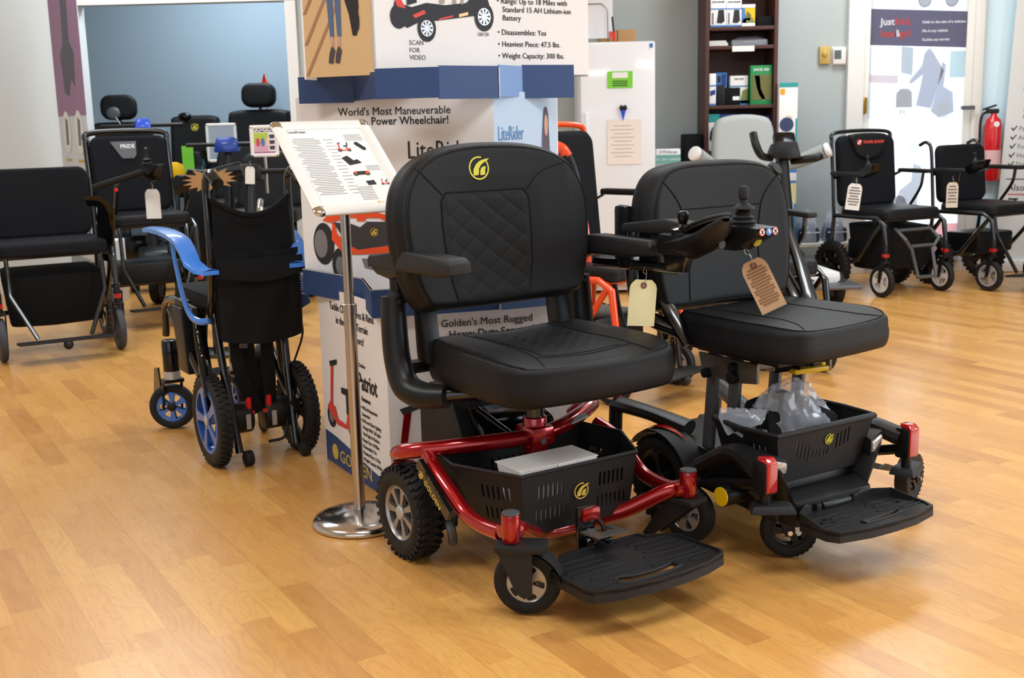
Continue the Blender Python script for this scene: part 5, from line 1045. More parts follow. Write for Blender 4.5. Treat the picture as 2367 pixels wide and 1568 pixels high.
def scooter(label,loc,deg,col,seatm=None,tz=.88,handle='T',panel=None,seatback=.45,basket=False,name='mobility_scooter',body=None,seat=True,wide=.26,tx=.42,folded=False,hw=.085):
    t=thing(name,label,'scooter',(loc[0],loc[1],0),deg); seatm=seatm or leather; body=body or col
    for s in (-1,1):
      if not folded: wheel(t,(-.28,s*(wide-.02),.12),(0,s,0),.12,.07,.07,5,(.3,.85),.6,rubber,alloy,name='rear_wheel',tread=22,seg=28)
      wheel(t,(.46,s*(wide-.05),.10),(0,s,0),.10,.06,.06,5,(.3,.85),.6,rubber,alloy,name='front_wheel',seg=28)
    mb=MB()
    if not folded: mb.box((.10,0,.13),(.52,wide*1.5,.05),bev=.015); mb.hull([(-.42,-wide*.8,.16),(-.42,wide*.8,.16),(-.08,-wide*.8,.16),(-.08,wide*.8,.16),(-.38,-wide*.6,.32),(-.38,wide*.6,.32),(-.14,-wide*.6,.32),(-.14,wide*.6,.32)],bev=.03)
    mb.hull([(.32,-wide*.7,.15),(.32,wide*.7,.15),(.56,-wide*.4,.15),(.56,wide*.4,.15),(.36,-.1,.30),(.36,.1,.30),(.50,-.08,.27),(.50,.08,.27)],bev=.02); obj('body_shell',mb,body,t)
    mb=MB(); mb.tube([(tx+.02,0,.25),(tx-.05,0,.55),(tx-.13,0,tz)],[.04,.035,.028],seg=12); ti=obj('tiller',mb,plast,t)
    mb=MB(); mb.hull([(tx-.19,-hw,tz-.01),(tx-.19,hw,tz-.01),(tx-.05,-hw,tz-.02),(tx-.05,hw,tz-.02),(tx-.16,-hw*.8,tz+.06),(tx-.16,hw*.8,tz+.06),(tx-.06,-hw*.7,tz+.08),(tx-.06,hw*.7,tz+.08)],bev=.014); obj('tiller_head',mb,col,ti)
    mb=MB()
    if handle=='none': mb.tube([(tx-.13,-.06,tz),(tx-.13,.06,tz)],.014,seg=8)
    elif handle=='T': mb.tube([(tx-.16,-.27,tz+.03),(tx-.13,0,tz+.03),(tx-.16,.27,tz+.03)],.014,seg=10)
    else: mb.tube([(tx-.13,-.08,tz+.02),(tx-.14,-.24,tz+.0),(tx-.26,-.26,tz-.03),(tx-.3,-.12,tz-.05)],.013,seg=10); mb.tube([(tx-.13,.08,tz+.02),(tx-.14,.24,tz+.0),(tx-.26,.26,tz-.03),(tx-.3,.12,tz-.05)],.013,seg=10)
    obj('handlebar',mb,plast,ti)
    if seat:
        mb=MB(); mb.cyl((-.22,0,.3),(-.22,0,.5),.03,12); obj('seat_post',mb,darkgrey,t)
        P=Pillow(rrect(.40,.42,.07,5,0,0),.08,Matrix.Translation((-.2,0,.5)),crown=.008,rim=.025,c=(0,0)); obj('seat_cushion',P.mesh(8),seatm,t,sharp=60)
        M=basis((-.40,0,.56),(0,1,0),(-.15,0,1)); P=Pillow(smooth_poly([(-.19,0),(-.205,.1),(-.19,seatback-.08),(-.11,seatback),(.11,seatback),(.19,seatback-.08),(.205,.1),(.19,0)],4,True),.07,M,crown=0,rim=.03,c=(0,seatback/2)); obj('backrest',P.mesh(8),seatm,t,sharp=60)
    return t
def W(px,py,y): return at(px,py,y)
# ================================================================= chairs and scooters around the shop
fold_chair('black travel wheelchair with red lettering on its head pad, by the glass door',(2.245,7.36),-65,seatz=.50,backz=.965,w=.235,depth=.42,casR=.095,rearR=.15,logo='TRAVEL BUDDY',rimm=mat('pale_rim',S('d8d6d2'),.4),headpad=True,joy=-1,bag=True)
fold_chair('black folding wheelchair with curved push handles, right of the head-pad wheelchair',(2.89,7.50),-60,seatz=.50,backz=.86,w=.225,depth=.42,casR=.095,rearR=.16,handles=True,joy=-1,foot='plate')
fold_chair('black wheelchair cut off by the right edge of the frame',(3.74,7.28),-78,seatz=.50,backz=.9,w=.23,depth=.42,casR=.09,rearR=.15,handles=True,joy=0,foot='plate')
LC=fold_chair('wide black wheelchair with a hanging storage bag, cut off by the left edge',(-2.44,6.08),-61,seatz=.545,backz=.90,w=.275,depth=.44,casR=.108,rearR=.16,foot='plate',bag=True,joy=0,armz=.745,rimm=mat('grey_caster_hub',S('35363b'),.5),wheelm=rubber_g,thick=.05,recl=.06,padback=False,toptube=False,arms=(1,0))
PC=fold_chair('black wheelchair with a tall tube-framed back and grey badge, behind the bag wheelchair',(-2.22,6.98),-60,seatz=.60,backz=1.075,w=.235,depth=.42,casR=.09,rearR=.16,logo='PRIDE',joy=0,foot='plate',armz=.80,recl=.16,caner=.017,arms=(0,1))
OC=fold_chair('orange framed black wheelchair standing behind the cardboard tower',(.235,4.85),-42,seatz=.52,backz=1.07,w=.22,depth=.40,casR=.09,rearR=.15,joy=0,framem=orange,foot='plate',armz=.79)
fold_chair('plain black wheelchair standing behind the yellow-disc wheelchair',(.98,5.25),-72,seatz=.47,backz=.80,w=.24,depth=.42,casR=.09,rearR=.15,joy=0,foot='none',armz=.66,bag=True)
def inv(o): return (Matrix.Translation(o.location)@o.rotation_euler.to_matrix().to_4x4()).inverted()
I=inv(PC); mb=MB(I); a_=at(207,437,6.62); b_=at(330,398,6.5); mb.tube([a_,a_.lerp(b_,.4),b_],.019,seg=10); mb.cyl(a_,a_+Vector((-.035,-.01,-.008)),.019,12); ar=obj('armrest',mb,arm_mat,PC)
mb=MB(I); c_=at(352,392,6.48); mb.hull([c_+Vector(v) for v in ((-.05,-.03,-.03),(-.05,.03,-.03),(.07,-.03,.03),(.07,.03,.03),(.05,-.02,-.05),(.05,.02,-.05),(-.03,-.03,.025),(-.03,.03,.025),(0,0,-.07))],bev=.01); jj=obj('joystick_controller',mb,plast_g,PC)
mb=MB(I); mb.lathe([(0,0),(.028,0),(.03,.012),(.018,.02),(.024,.03),(.012,.04),(.009,.055),(.012,.09),(0,.10)],at(340,382,6.48),(0,0,1),14); obj('joystick_knob',mb,plast,jj)
mb=MB(I); mb.tube([at(270,425,6.6),at(268,470,6.65),at(262,530,6.7)],.012,seg=8); obj('armrest_strut',mb,blackmetal,ar); mb=MB(I); mb.sph(tuple(at(268,440,6.56)),.012,12); obj('red_knob',mb,redplain,ar)
I=inv(LC); mb=MB(I); mb.tube([at(200,466,5.85),at(225,466,5.85),at(243,480,5.86),at(245,520,5.9),at(243,600,5.95)],[.03,.04,.05,.055,.045],seg=10,flat=.35,up=(1,0,0)); obj('armrest',mb,plast_g,LC)
I=inv(OC)
def strap(pts,y,r,m,n):
    mb=MB(I); mb.tube([at(px,py,y) for px,py in pts],r,seg=10,flat=.6,up=(1,0,0)); return obj(n,mb,m,OC)
strap([(1285,338),(1300,345),(1312,362)],4.62,.022,orange,'orange_side_cover'); strap([(1309,358),(1325,400),(1338,468)],4.62,.022,plast,'black_side_strap'); strap([(1336,462),(1345,500),(1351,535),(1356,600),(1358,700)],4.62,.020,orange,'orange_side_cover')
t=scooter('white mobility scooter with grey seat behind the two front wheelchairs',(1.54,7.08),-84,plast,seatm=greyp,tz=.86,handle='none',wide=.33,seatback=.52,tx=.46)
mb=MB(); mb.box((.30,.02,.905),(.05,.13,.17),(0,-22,0),bev=.03); obj('display_console',mb,plast_g,t)
for s,P_ in ((-1,[(.31,-.06,.84),(.34,-.13,.86),(.33,-.16,.92),(.29,-.165,.985)]),(1,[(.31,.06,.82),(.36,.11,.83),(.38,.17,.84),(.37,.21,.85)])):
    mb=MB(); mb.tube(P_,[.02,.022,.024,.022],seg=12); obj('hand_grip',mb,plast,t)
for s in (-1,1):
    mb=MB(); mb.tube([(-.30,s*.24,.76),(-.18,s*.29,.80),(-.06,s*.40,.86)],[.030,.040,.045],seg=14); a=obj('armrest',mb,greyp,t); mb=MB(); mb.cyl((-.06,s*.40,.86),(-.045,s*.425,.872),.046,18,bev=.012); obj('armrest_cap',mb,whitep,a)
mb=MB(); mb.box((.30,0,.17),(.5,.56,.07),bev=.025); obj('white_deck',mb,whitep,t)
mb=MB(); mb.box((.52,.05,.13),(.30,.62,.025),bev=.01); obj('bumper',mb,darkgrey,t)
p=W(275,300,8.75); HC=captain_chair('dark power chair with a tall headrest at the left of the back room',(p.x,8.75),-78,seatz=.60,backz=1.13,head=True,w=.235)
p=W(447,300,9.5); SC=captain_chair('small power chair with a gold emblem in the middle of the back room',(p.x,9.5),-85,seatz=.60,backz=1.17,emblem=True,w=.20)
p=W(592,300,9.0); captain_chair('large padded power chair with headrest at the right of the back room',(p.x,9.0),-95,seatz=.62,backz=1.20,head=True,w=.25)
p=W(680,300,9.6); captain_chair('power chair with a gold emblem half hidden by the navy collar of the tower',(p.x,9.6),-95,seatz=.62,backz=1.19,emblem=True,w=.16,arms=False)
I=inv(HC); mb=MB(I); mb.sph(tuple(at(262,262,8.5)),.05,14,(1,.3,.9)); mb.tube([at(262,264,8.5),at(276,285,8.45),at(290,305,8.4)],.006,seg=6); obj('rear_mirror',mb,darkgrey,HC)
I=inv(SC); mb=MB(I); mb.sph(tuple(at(427,270,9.35)),.055,14,(1,.5,.62)); mb.tube([at(427,272,9.36),at(432,282,9.42)],.01,seg=6); obj('head_bolster',mb,plast_g,SC)
p=W(465,340,7.35); t=scooter('blue-headed mobility scooter in the middle of the back row',(p.x+.03,8.15),-85,mat('navy_metallic',S('1f3f8f'),.3,metal=.3,coat=.6),tz=.945,seatback=.40,tx=.5,body=plast)
p=W(315,340,8.2); scooter('mobility scooter with a bright blue tiller head behind the tall-backed wheelchair',(p.x,8.35),-70,mat('bright_blue_paint',S('1d4fd0'),.3,coat=.6),tz=1.08,seat=False,tx=.3,body=plast,wide=.2,folded=True,hw=.06)
p=W(405,400,7.55); scooter('yellow mobility scooter with a looped handlebar behind the tall-backed wheelchair',(p.x,7.80),-90,yellow,tz=.80,handle='loop',seat=False,wide=.16,tx=.38,body=plast,folded=True,hw=.06)
p=W(590,400,7.1); t=scooter('black mobility scooter carrying a small framed sign',(p.x-.0,7.2),-88,plast,tz=.80,seatback=.36,tx=.42)
# framed sign clipped on its tiller
def board_sign(label,px,py,y,Wd,Hd,deg,pole,picture=True,fillm=None,tilt=0):
    p=W(px,py,y); t=thing('framed_sign',label,'sign',(p.x,y,pole),deg)
    M=Matrix.Translation((0,0,p.z-pole))@Matrix.Rotation(R_(90-tilt),4,'X')
    snap_frame(t,M,Wd,Hd,.022); s=obj('poster_sheet',MB(M).box((0,0,-.003),(Wd-.03,Hd-.03,.004)),fillm or white,t)
    mb=MB(); mb.cyl((0,.015,0),(0,.015,p.z-pole),.01,10); obj('pole',mb,steel,t)
    if picture:
        def F(lp,m,dz): return flatpoly('picture_shape',lp,M@Matrix.Translation((0,0,dz)),m,s,.0004)
        w2,h2=(Wd-.04)/2,(Hd-.04)/2
        F([(-w2,h2*.72),(w2,h2*.72),(w2,h2),(-w2,h2)],mat('print_plum',S('4a3550'),.6),0.); F([(-w2,-h2*.5),(w2*.35,-h2*.5),(w2*.35,h2*.66),(-w2,h2*.66)],mat('print_spring_green',S('b5c94a'),.6),.0); F([(-w2,-h2*.8),(w2*.35,-h2*.8),(w2*.35,-h2*.2),(-w2,-h2*.2)],mat('print_rose',S('d9a6b8'),.6),.0006)
        for k,c in enumerate(('d0475e','5a74b8','e7c9b0')): F(circ(.012,10,-w2*.6+k*w2*.45,-h2*.1,ry=.026),mat('print_figure_%d'%k,S(c),.6),.0012)
        for k in range(3): F([(w2*.45,h2*(.5-.45*k)),(w2*.95,h2*(.5-.45*k)),(w2*.9,h2*(.2-.45*k)),(w2*.5,h2*(.2-.45*k))],mat('print_plum',S('4a3550'),.6),.0008)
        F([(-w2,-h2),(w2,-h2),(w2,-h2*.85),(-w2,-h2*.85)],mat('print_magenta',S('a65a8a'),.6),.0004)
        text('GO-GO',.032,M@Matrix.Translation((-.01,h2*.76,.001)),white,s,align='CENTER',bold=.001)
    return t
board_sign('small silver framed sign with colourful figures above the black scooter',611,326,6.95,.165,.185,14,.70)
board_sign('large silver frame holding a plain grey sheet in the back row',513,330,8.62,.22,.28,8,0.,picture=False,fillm=mat('grey_sheet',S('a3adb8'),.6))
# ---- tags on the background chairs
def hang(px,py,y,w,h,label,lean=0,m=paper,ln=0): 
    p=W(px,py,y); price_tag(label,p,w,h,m,rz=0,lean=lean,wire=.03,eye=False,lines=ln,linem=inkg)
hang(350,425,6.60,.083,.165,'white paper tag under the joystick of the grey-badge wheelchair',0)
hang(1980,413,6.92,.085,.155,'white paper tag under the joystick of the red-lettered wheelchair',7,ln=7)
hang(2203,410,7.0,.07,.15,'cream paper tag on the folding wheelchair with curved push handles',0,m=mat('cream_card',S('d8cdbd'),.8),ln=6)
hang(578,373,6.8,.055,.10,'white hang tag with a black print below the small framed sign',4)
# ---- flag and bag at the back
p=W(617,205,9.85); t=thing('safety_flag','small orange safety flag above the headrest of the large power chair','flag',(p.x,9.85,0),0)
mb=MB(); mb.cyl((.02,0,0),(-.015,0,p.z+.12),.005,8); obj('flag_pole',mb,redplain,t)
mb=MB(); z=p.z; mb.grid(lambda u,v:(-.015+(.10*u-.03)*v*1.,.02*math.sin(5*u+3*v),z+.12-.20*v+.02*u*v),8,8); mb.grid(lambda u,v:(-.015-(.075*u)*v,.025*math.sin(4*u+2*v+1),z+.12-.20*v-.03*u*v),8,8); obj('flag_cloth',mb,mat('orange_cloth',S('e2562a'),.7),t)
# ---- brown starburst card and black sign board behind the blue chair
p=W(485,415,5.2); t=thing('starburst_card','brown cardboard starburst card behind the push handle of the blue wheelchair','card',(p.x,5.2,0),0)
mb=MB(Matrix.Translation((-.0,0,p.z))@Matrix.Rotation(R_(90),4,'X')@Matrix.Rotation(R_(6),4,'Z')); mb.plate(arrow_star(15,.122,.082,1.,.42),.003); obj('card',mb,cardb,t)
mb=MB(); mb.cyl((-.01,.012,0),(-.01,.012,p.z),.006,8); mb.cyl((-.01,.012,0),(-.01,.012,.01),.07,20); obj('card_stand',mb,blackmetal,t)
p=W(470,412,5.6); t=thing('sign_board','slanted glossy black panel behind the brown starburst card','sign board',(p.x,5.6,0),0)
mb=MB(); mb.box((.02,0,p.z),(.34,.02,.075),(0,-13,0),bev=.004); obj('panel_face',mb,plast_g,t); mb=MB(); mb.box((.0,.02,p.z/2),(.03,.02,p.z),bev=.004); mb.box((0,.02,.01),(.3,.2,.02),bev=.004); obj('stand',mb,blackmetal,t)
# ---- small goods in the back row
def goods(name,label,cat,px0,py0,px1,py1,y,m,dep=.10,base=None,on=None,deg=0,bev=.003,group=None):
    a=W(px0,py1,y);b=W(px1,py0,y); cx=(a.x+b.x)/2; w=abs(b.x-a.x)/max(.5,math.cos(R_(deg))); z0=a.z if base is None else base; h=b.z-z0
    t=thing(name,label,cat,(cx,y+dep/2,z0),deg,group); o=obj('box_body',MB().box((0,0,h/2),(w,dep,h),bev=bev),m,t); M=Matrix.Translation((-w/2,-dep/2-.0007,0))@Matrix.Rotation(R_(90),4,'X'); return t,o,M,w,h
t,o,M,w,h=goods('display_cabinet','low black display cabinet standing in the middle of the back row','cabinet',425,398,478,470,8.72,plast,.25,base=0.); cabz=W(450,398,8.72).z
t,o,M,w,h=goods('display_box','black box with a teal edge on the low black cabinet, lower of two','box',430,383,476,397,8.77,mat('box_black',S('20242c'),.5),.15,base=cabz); o2=flatpoly('teal_stripe',[(w*.8,0),(w*.86,0),(w*.86,h),(w*.8,h)],M,teal,o)
zb=cabz+h
t,o,M,w,h=goods('display_box','black box with a teal edge on the low black cabinet, upper of two','box',432,352,477,380,8.77,mat('box_black',S('20242c'),.5),.15,base=zb); flatpoly('teal_stripe',[(w*.8,0),(w*.86,0),(w*.86,h),(w*.8,h)],M,teal,o)
p=W(434,350,8.74); t=thing('lime_card','lime green card standing against the black boxes in the back row','card',(p.x-.0,8.735,cabz),0); mb=MB(); mb.box((0,0,(p.z+.04-cabz)/2),(.085,.004,p.z+.04-cabz)); obj('card',mb,lime,t)
# ---- purple banner by the back-room opening
P0=W(204,300,6.98); d=Vector((-.45,.75,0)).normalized(); L=.86; deg=math.degrees(math.atan2(d.y,d.x))
t=thing('banner_stand','tall plum and white roll-up banner beside the back-room opening','banner',(P0.x,6.98,0),0)
BM=Matrix.Rotation(R_(deg+180),4,'Z')@Matrix.Rotation(R_(90),4,'X')@Matrix.Translation((-L,0,0))
sh=obj('banner_sheet',MB(BM).box((L/2,1.08,0),(L,2.0,.004)),mat('banner_pale_print',S('dfe2ea'),.6),t); mb=MB(BM); mb.box((L/2,.04,0),(L+.04,.08,.10),bev=.02); obj('banner_base',mb,silver,t)
def bf(lp,m,dz=.003,n='picture_shape'): return flatpoly(n,lp,BM@Matrix.Translation((0,0,dz)),m,sh,.0005)
bf([(0,1.18),(L,1.18),(L,2.08),(0,2.08)],mat('print_plum_banner',S('a07a9c'),.6),n='plum_field'); bf([(.3,1.32),(.42,1.30),(.52,1.40),(.62,1.35),(.66,1.55),(.55,1.62),(.58,1.9),(.4,1.95),(.36,1.62),(.25,1.55)],mat('print_slate',S('5b5866'),.6),.004,'chair_picture')
for x in (.25,.62): bf(circ(.12,24,x,1.08,ry=.13),white,.004,'white_disc'); bf([(x-.04,1.0),(x+.03,1.0),(x+.05,1.15),(x-.02,1.17)],inkg,.005,'device_picture')
for x in (.22,.6): bf([(x-.08,.90),(x+.1,.90),(x+.1,.915),(x-.08,.915)],mat('print_mustard',S('c9b45a'),.6),.004,'caption_bar')
for x,hh in ((.1,.2),(.28,.26),(.45,.3),(.62,.24)): bf([(x,.45),(x+.05,.43),(x+.08,.45+hh),(x+.05,.46+hh),(x+.035,.5)],mat('print_slate',S('5b5866'),.6),.004,'part_picture')
bf([(.0,.09),(L,.09),(L,.30),(0,.30)],mat('print_grey_photo',S('9aa4ae'),.6),.004,'photo_strip')
# white printed carton under the bag wheelchair
t,o,M,w,h=goods('carton','white carton with plum lettering on the floor behind the bag wheelchair','carton',206,560,258,655,7.3,paper,.25,base=0.); text('PRIDE',.07,M@Matrix.Translation((w*.15,h*.28,.001)),mat('print_plum_text',S('a0506a'),.6),o)
# ---- silver walker with blue pouch behind the tower
p0=fl(742,960); t=thing('walker','silver tube walker with a large wheel, half hidden behind the cardboard tower','walker',(-.84,4.46,0),-80)
for s in (-1,1):
    mb=MB(); mb.tube([(-.28,s*.11,.03),(-.2,s*.11,.42),(-.16,s*.11,.74),(-.24,s*.11,.80),(-.32,s*.11,.80)],.0125,seg=10); mb.tube([(.25,s*.11,.16),(.05,s*.11,.35),(-.19,s*.11,.46)],.0125,seg=10,smooth=False); obj('side_frame',mb,steel,t)
    wheel(t,(.26,s*.13,.16),(0,s,0),.16,.03,.13,6,(.2,.92),.8,rubber,plast,plast,name='wheel',seg=32)
mb=MB(); mb.tube([(-.19,-.11,.5),(-.19,.11,.5)],.012,seg=8); obj('cross_bar',mb,steel,t)
p=W(700,690,4.05); t=thing('hanging_pouch','navy fabric tag lettered Journey hanging beside the blue wheelchair','pouch',(p.x-.02,4.05,.50),0)
mb=MB(); mb.hull([(-.035,0,.16),(.0,0,.16),(.045,0,-.01),(-.02,0,-.05),(-.035,.012,.16),(.0,.012,.16),(.045,.012,-.01),(-.02,.012,-.05)],bev=.002); a=obj('fabric',mb,navy,t); text('Journey',.034,Matrix.Translation((-.004,-.0015,.12))@Matrix.Rotation(R_(90),4,'X')@Matrix.Rotation(R_(-78),4,'Z'),mat('lavender_print',S('a9b3e0'),.6),a)
mb=MB(); mb.tube([(-.01,.006,.15),(0,.02,.25),(.01,.01,.16)],.003,seg=6); obj('strap',mb,fabric,t)
# ================================================================= wall side: fridge, shelf, cartons, door print, extinguisher, banner
FY=7.22
a=W(1343,300,FY);b=W(1515,300,FY); ft=W(1425,95,FY).z; w=b.x-a.x
t=thing('refrigerator','plain white upright refrigerator behind the cardboard tower','refrigerator',((a.x+b.x)/2,FY+.34,0),0)
fm=mat('white_enamel',S('eceef2'),.3,coat=.4)
mb=MB(); mb.box((0,.02,ft/2+.01),(w,.60,ft-.02),bev=.006); obj('cabinet',mb,fm,t); mb=MB(); mb.box((.0,-.315,ft/2+.03),(w,.05,ft-.07),bev=.012); d=obj('door',mb,fm,t); mb=MB(); mb.box((-w/2+.035,-.352,ft*.62),(.022,.03,.34),bev=.008); obj('handle',mb,fm,d); mb=MB(); mb.box((w/2-.025,-.3415,ft-.03),(.02,.002,.025)); obj('blue_sticker',mb,skyblue,d)
yd=FY-.002
def stuck(name,label,cat,px0,py0,px1,py1,m,rot=0):
    a=W(px0,py1,yd);b=W(px1,py0,yd); t=thing(name,label,cat,((a.x+b.x)/2,yd,(a.z+b.z)/2),0); ww,hh=b.x-a.x,b.z-a.z
    o=obj('sheet',MB(Matrix.Rotation(R_(rot),4,'Y')).box((0,-.0025,0),(ww,.003,hh)),m,t); return t,o,ww,hh
t,o,ww,hh=stuck('green_notice','lime green notice card stuck high on the refrigerator door','notice',1404,164,1462,204,lime); mb=MB(); mb.box((0,-.0055,hh*.26),(ww*.62,.002,hh*.34)); obj('white_label',mb,white,o); mb=MB(); [mb.box((0,-.0055,-hh*(.1+.13*k)),(ww*.6,.001,hh*.05)) for k in range(3)]; obj('printed_text',mb,ink,o)
t,o,ww,hh=stuck('typed_notice','pale typed sheet held by a clip on the refrigerator door','paper',1404,275,1482,381,mat('cream_paper',S('efe4dc'),.8)); mb=MB(); [mb.box((-.01,-.0055,hh*(.36-.085*k)),(ww*(.7 if k%2 else .5),.001,.0016)) for k in range(9)]; obj('printed_text',mb,inkg,o)
p=W(1440,263,yd); t=thing('magnet_clip','blue and black magnet clip holding the typed sheet','clip',(p.x,yd-.012,p.z),0)
mb=MB(); mb.hull([(-.018,-.01,.03),(.018,-.01,.03),(.0,.0,-.045),(-.014,.008,.03),(.014,.008,.03),(.0,.006,-.045)],bev=.003); obj('clip_body',mb,mat('clip_blue',S('1b53e0'),.3,coat=.6),t)
for s in (-1,1): mb=MB(); mb.sph((s*.011,-.006,.035),.013,12,(1,.8,1.3)); obj('clip_tip',mb,plast,t)
# on top of the fridge
zt=ft
p=W(1372,45,FY+.2); t=thing('sign_holder','clear acrylic holder with a pale printed sheet on the refrigerator','sign holder',(p.x,FY+.2,zt),0); hh=.26; ww=.235
obj('sheet',MB().box((0,.0,hh/2+.03),(ww,.003,hh)),mat('pale_sheet',S('e9e8ea'),.6),t)
mb=MB(); mb.tube([(-.085,-.02,0),(-.085,-.012,.20),(-.05,-.01,.235),(.05,-.01,.235),(.085,-.012,.20),(.085,-.02,0)],.0025,seg=6,smooth=False); obj('wire_frame',mb,blackmetal,t); mb=MB(); mb.box((-.112,-.004,.15),(.006,.004,.25)); mb.box((.105,-.004,.05),(.02,.004,.04)); obj('red_edge',mb,redink,t)
t,o,M,w_,h_=goods('cardboard_box','small brown cardboard box lying on top of the refrigerator','box',1385,68,1470,95,FY+.28,cardb,.2,base=zt); mb=MB(); mb.box((0,-.1008,h_/2),(.004,.001,h_)); obj('flap_line',mb,ink,o)
p=W(1416,60,FY+.1); t=thing('marker_pen','black and red marker leaning by the acrylic sheet holder','pen',(p.x+.01,FY+.1,zt),0); mb=MB(); mb.cyl((0,0,0.006),(-.003,0,.06),.009,10); obj('red_cap',mb,redplain,t); mb=MB(); mb.cyl((-.003,0,.058),(-.012,0,.15),.006,10); obj('pen_body',mb,ink,t)
# ---- bookcase
SY=7.60; wood=mat('dark_walnut_laminate',S('4a2a22'),.5,bump=.2,bscale=60)
a=W(1630,200,SY);b=W(1797,200,SY); sw=b.x-a.x; sx=(a.x+b.x)/2
t=thing('bookcase','tall dark brown bookcase stocked with boxed daily aids against the grey wall','bookcase',(sx,SY+.15,0),0)
mb=MB()
for s in (-1,1): mb.box((s*(sw/2-.012),0,1.05),(.024,.30,2.1),bev=.001)
mb.box((0,.145,1.05),(sw,.01,2.1)); mb.box((0,0,2.09),(sw,.30,.024)); mb.box((0,0,.05),(sw,.29,.1)); obj('carcass',mb,wood,t)
SZ=[W(1712,p_,SY).z for p_ in (348,243,105,61)]
for z in SZ+[SZ[0]-.38]: obj('shelf',MB().box((0,0,z-.01),(sw-.05,.29,.022),bev=.001),wood,t)
mb=MB(); q=W(1718,110,SY); mb.box((q.x-sx,-.153,SZ[2]-.02),(.14,.002,.035)); obj('shelf_label',mb,paper,t)
def shelfbox(label,px0,px1,pyt,shelf,m,top=None,title=None,dep=.08,back=0.,tm=None,deg=0,pic=None,name='product_box',tsz=.016):
    z=SZ[shelf]+.0015; a=W(px0,200,SY+.03+back);b=W(px1,200,SY+.03+back); zt_=W((px0+px1)/2,pyt,SY+.03+back).z; w_=b.x-a.x; h_=zt_-z
    t=thing(name,label,'box',((a.x+b.x)/2,SY+.03+back+dep/2,z),deg); o=obj('box_body',MB().box((0,0,h_/2),(w_,dep,h_),bev=.001),m,t); M=Matrix.Translation((-w_/2,-dep/2-.0008,0))@Matrix.Rotation(R_(90),4,'X')
    if top: flatpoly('colour_band',[(0,h_*.78),(w_,h_*.78),(w_,h_),(0,h_)],M,top,o)
    if title: text(title,tsz,M@Matrix.Translation((w_/2,h_*.86,.0012)),tm or white,o,align='CENTER',bold=.0004)
    if pic: 
        for lp,pm in pic: flatpoly('picture_shape',[(x*w_,y*h_) for x,y in lp],M@Matrix.Translation((0,0,.0008)),pm,o,.0004)
    return t,o,M,w_,h_
cup=[([(0,.62),(1,.62),(1,.66),(0,.66)],skyblue),([(.4,.15),(.7,.12),(.9,.2),(.85,.6),(.5,.6),(.45,.35)],ink),([(0,0),(1,0),(1,.06),(0,.06)],skyblue),([(.1,.1),(.2,.1),(.2,.5),(.1,.5)],inkg)]
shelfbox('white cup holder box, left of two alike on the top shelf',1641,1677,-3,3,white,title='CUP HOLDER',tm=ink,pic=cup,tsz=.013); shelfbox('white cup holder box, right of two alike on the top shelf',1678,1712,-3,3,white,title='CUP HOLDER',tm=ink,pic=cup,tsz=.013)
shelfbox('yellow and blue picture box beside the cup holder boxes',1713,1743,10,3,yellow,pic=[([(0,.85),(1,.85),(1,1),(0,1)],white),([(0,0),(1,0),(1,.15),(0,.15)],white),([(0,.15),(.35,.15),(.2,.85),(0,.85)],skyblue),([(.25,.3),(.6,.25),(.7,.5),(.4,.7)],mat('print_olive',S('6b6a3a'),.6)),([(.0,.15),(1,.15),(.8,.4),(.1,.35)],mat('print_leaf',S('7d8a4a'),.6))])
t,o,M,w_,h_=shelfbox('black wrapped strap bundle at the right of the top shelf',1748,1785,38,3,fabric,name='strap_bundle')
t=thing('paper_stack','stack of white brochures on the narrow shelf','paper',(W(1662,100,SY+.03).x,SY+.12,SZ[2]+.0015),0)
for k in range(6): obj('sheet_bundle',MB().box((random.uniform(-.004,.004),0,.003+k*.0055),(.125-.004*k,.16,.005),(0,0,random.uniform(-2,2))),paper,t)
t=thing('small_parts_bag','clear bag of grey small parts on the narrow shelf','bag',(W(1735,100,SY+.03).x,SY+.12,SZ[2]+.0015),0); mb=MB(); mb.hull([(x,y,z) for x in (-.11,.11) for y in (-.06,.06) for z in (0,.03)]+[(-.05,0,.05),(.06,.01,.055)],bev=.006); obj('small_parts',mb,mat('grey_parts',S('77757a'),.5,bump=1.,bscale=60),t); mb=MB(); mb.hull([(x*1.04,y*1.1,z) for x in (-.11,.11) for y in (-.06,.06) for z in (0,.036)]+[(-.05,0,.06),(.06,.01,.064)],bev=.004); obj('bag_film',mb,clearp,t)
shelfbox('white box with a blue picture at the left of the third shelf',1640,1655,170,1,white,pic=[([(0,.6),(1,.6),(1,.64),(0,.64)],skyblue),([(.1,.3),(.9,.35),(.9,.5),(.1,.45)],dkblue),([(0,0),(1,0),(1,.06),(0,.06)],skyblue)])
shelfbox('blue box with dark figures behind the black cases',1656,1680,168,1,skyblue,back=.06,pic=[([(.1,.7),(.4,.7),(.4,.9),(.1,.9)],ink),([(.5,.6),(.9,.6),(.9,.95),(.5,.95)],dkblue)])
shelfbox('white stay-put box with green picture on the third shelf',1688,1729,175,1,white,back=.04,title='STAY PUT',tm=ink,pic=[([(0,.62),(1,.62),(1,.66),(0,.66)],skyblue),([(.55,.05),(1,.05),(1,.55),(.7,.5)],mat('print_leaf',S('7d8a4a'),.6)),([(.3,0),(1,0),(1,.15),(.3,.15)],skyblue)],tsz=.014)
t,o,M,w_,h_=shelfbox('small black zipped case on the third shelf, left of the two',1659,1676,196,1,plast,name='black_case',dep=.03); t,o,M,w_,h_=shelfbox('larger black zipped case with a white label on the third shelf',1677,1711,203,1,fabric,name='black_case',dep=.035); flatpoly('white_label',[(w_*.5,h_*.28),(w_*.95,h_*.28),(w_*.95,h_*.5),(w_*.5,h_*.5)],M,white,o)
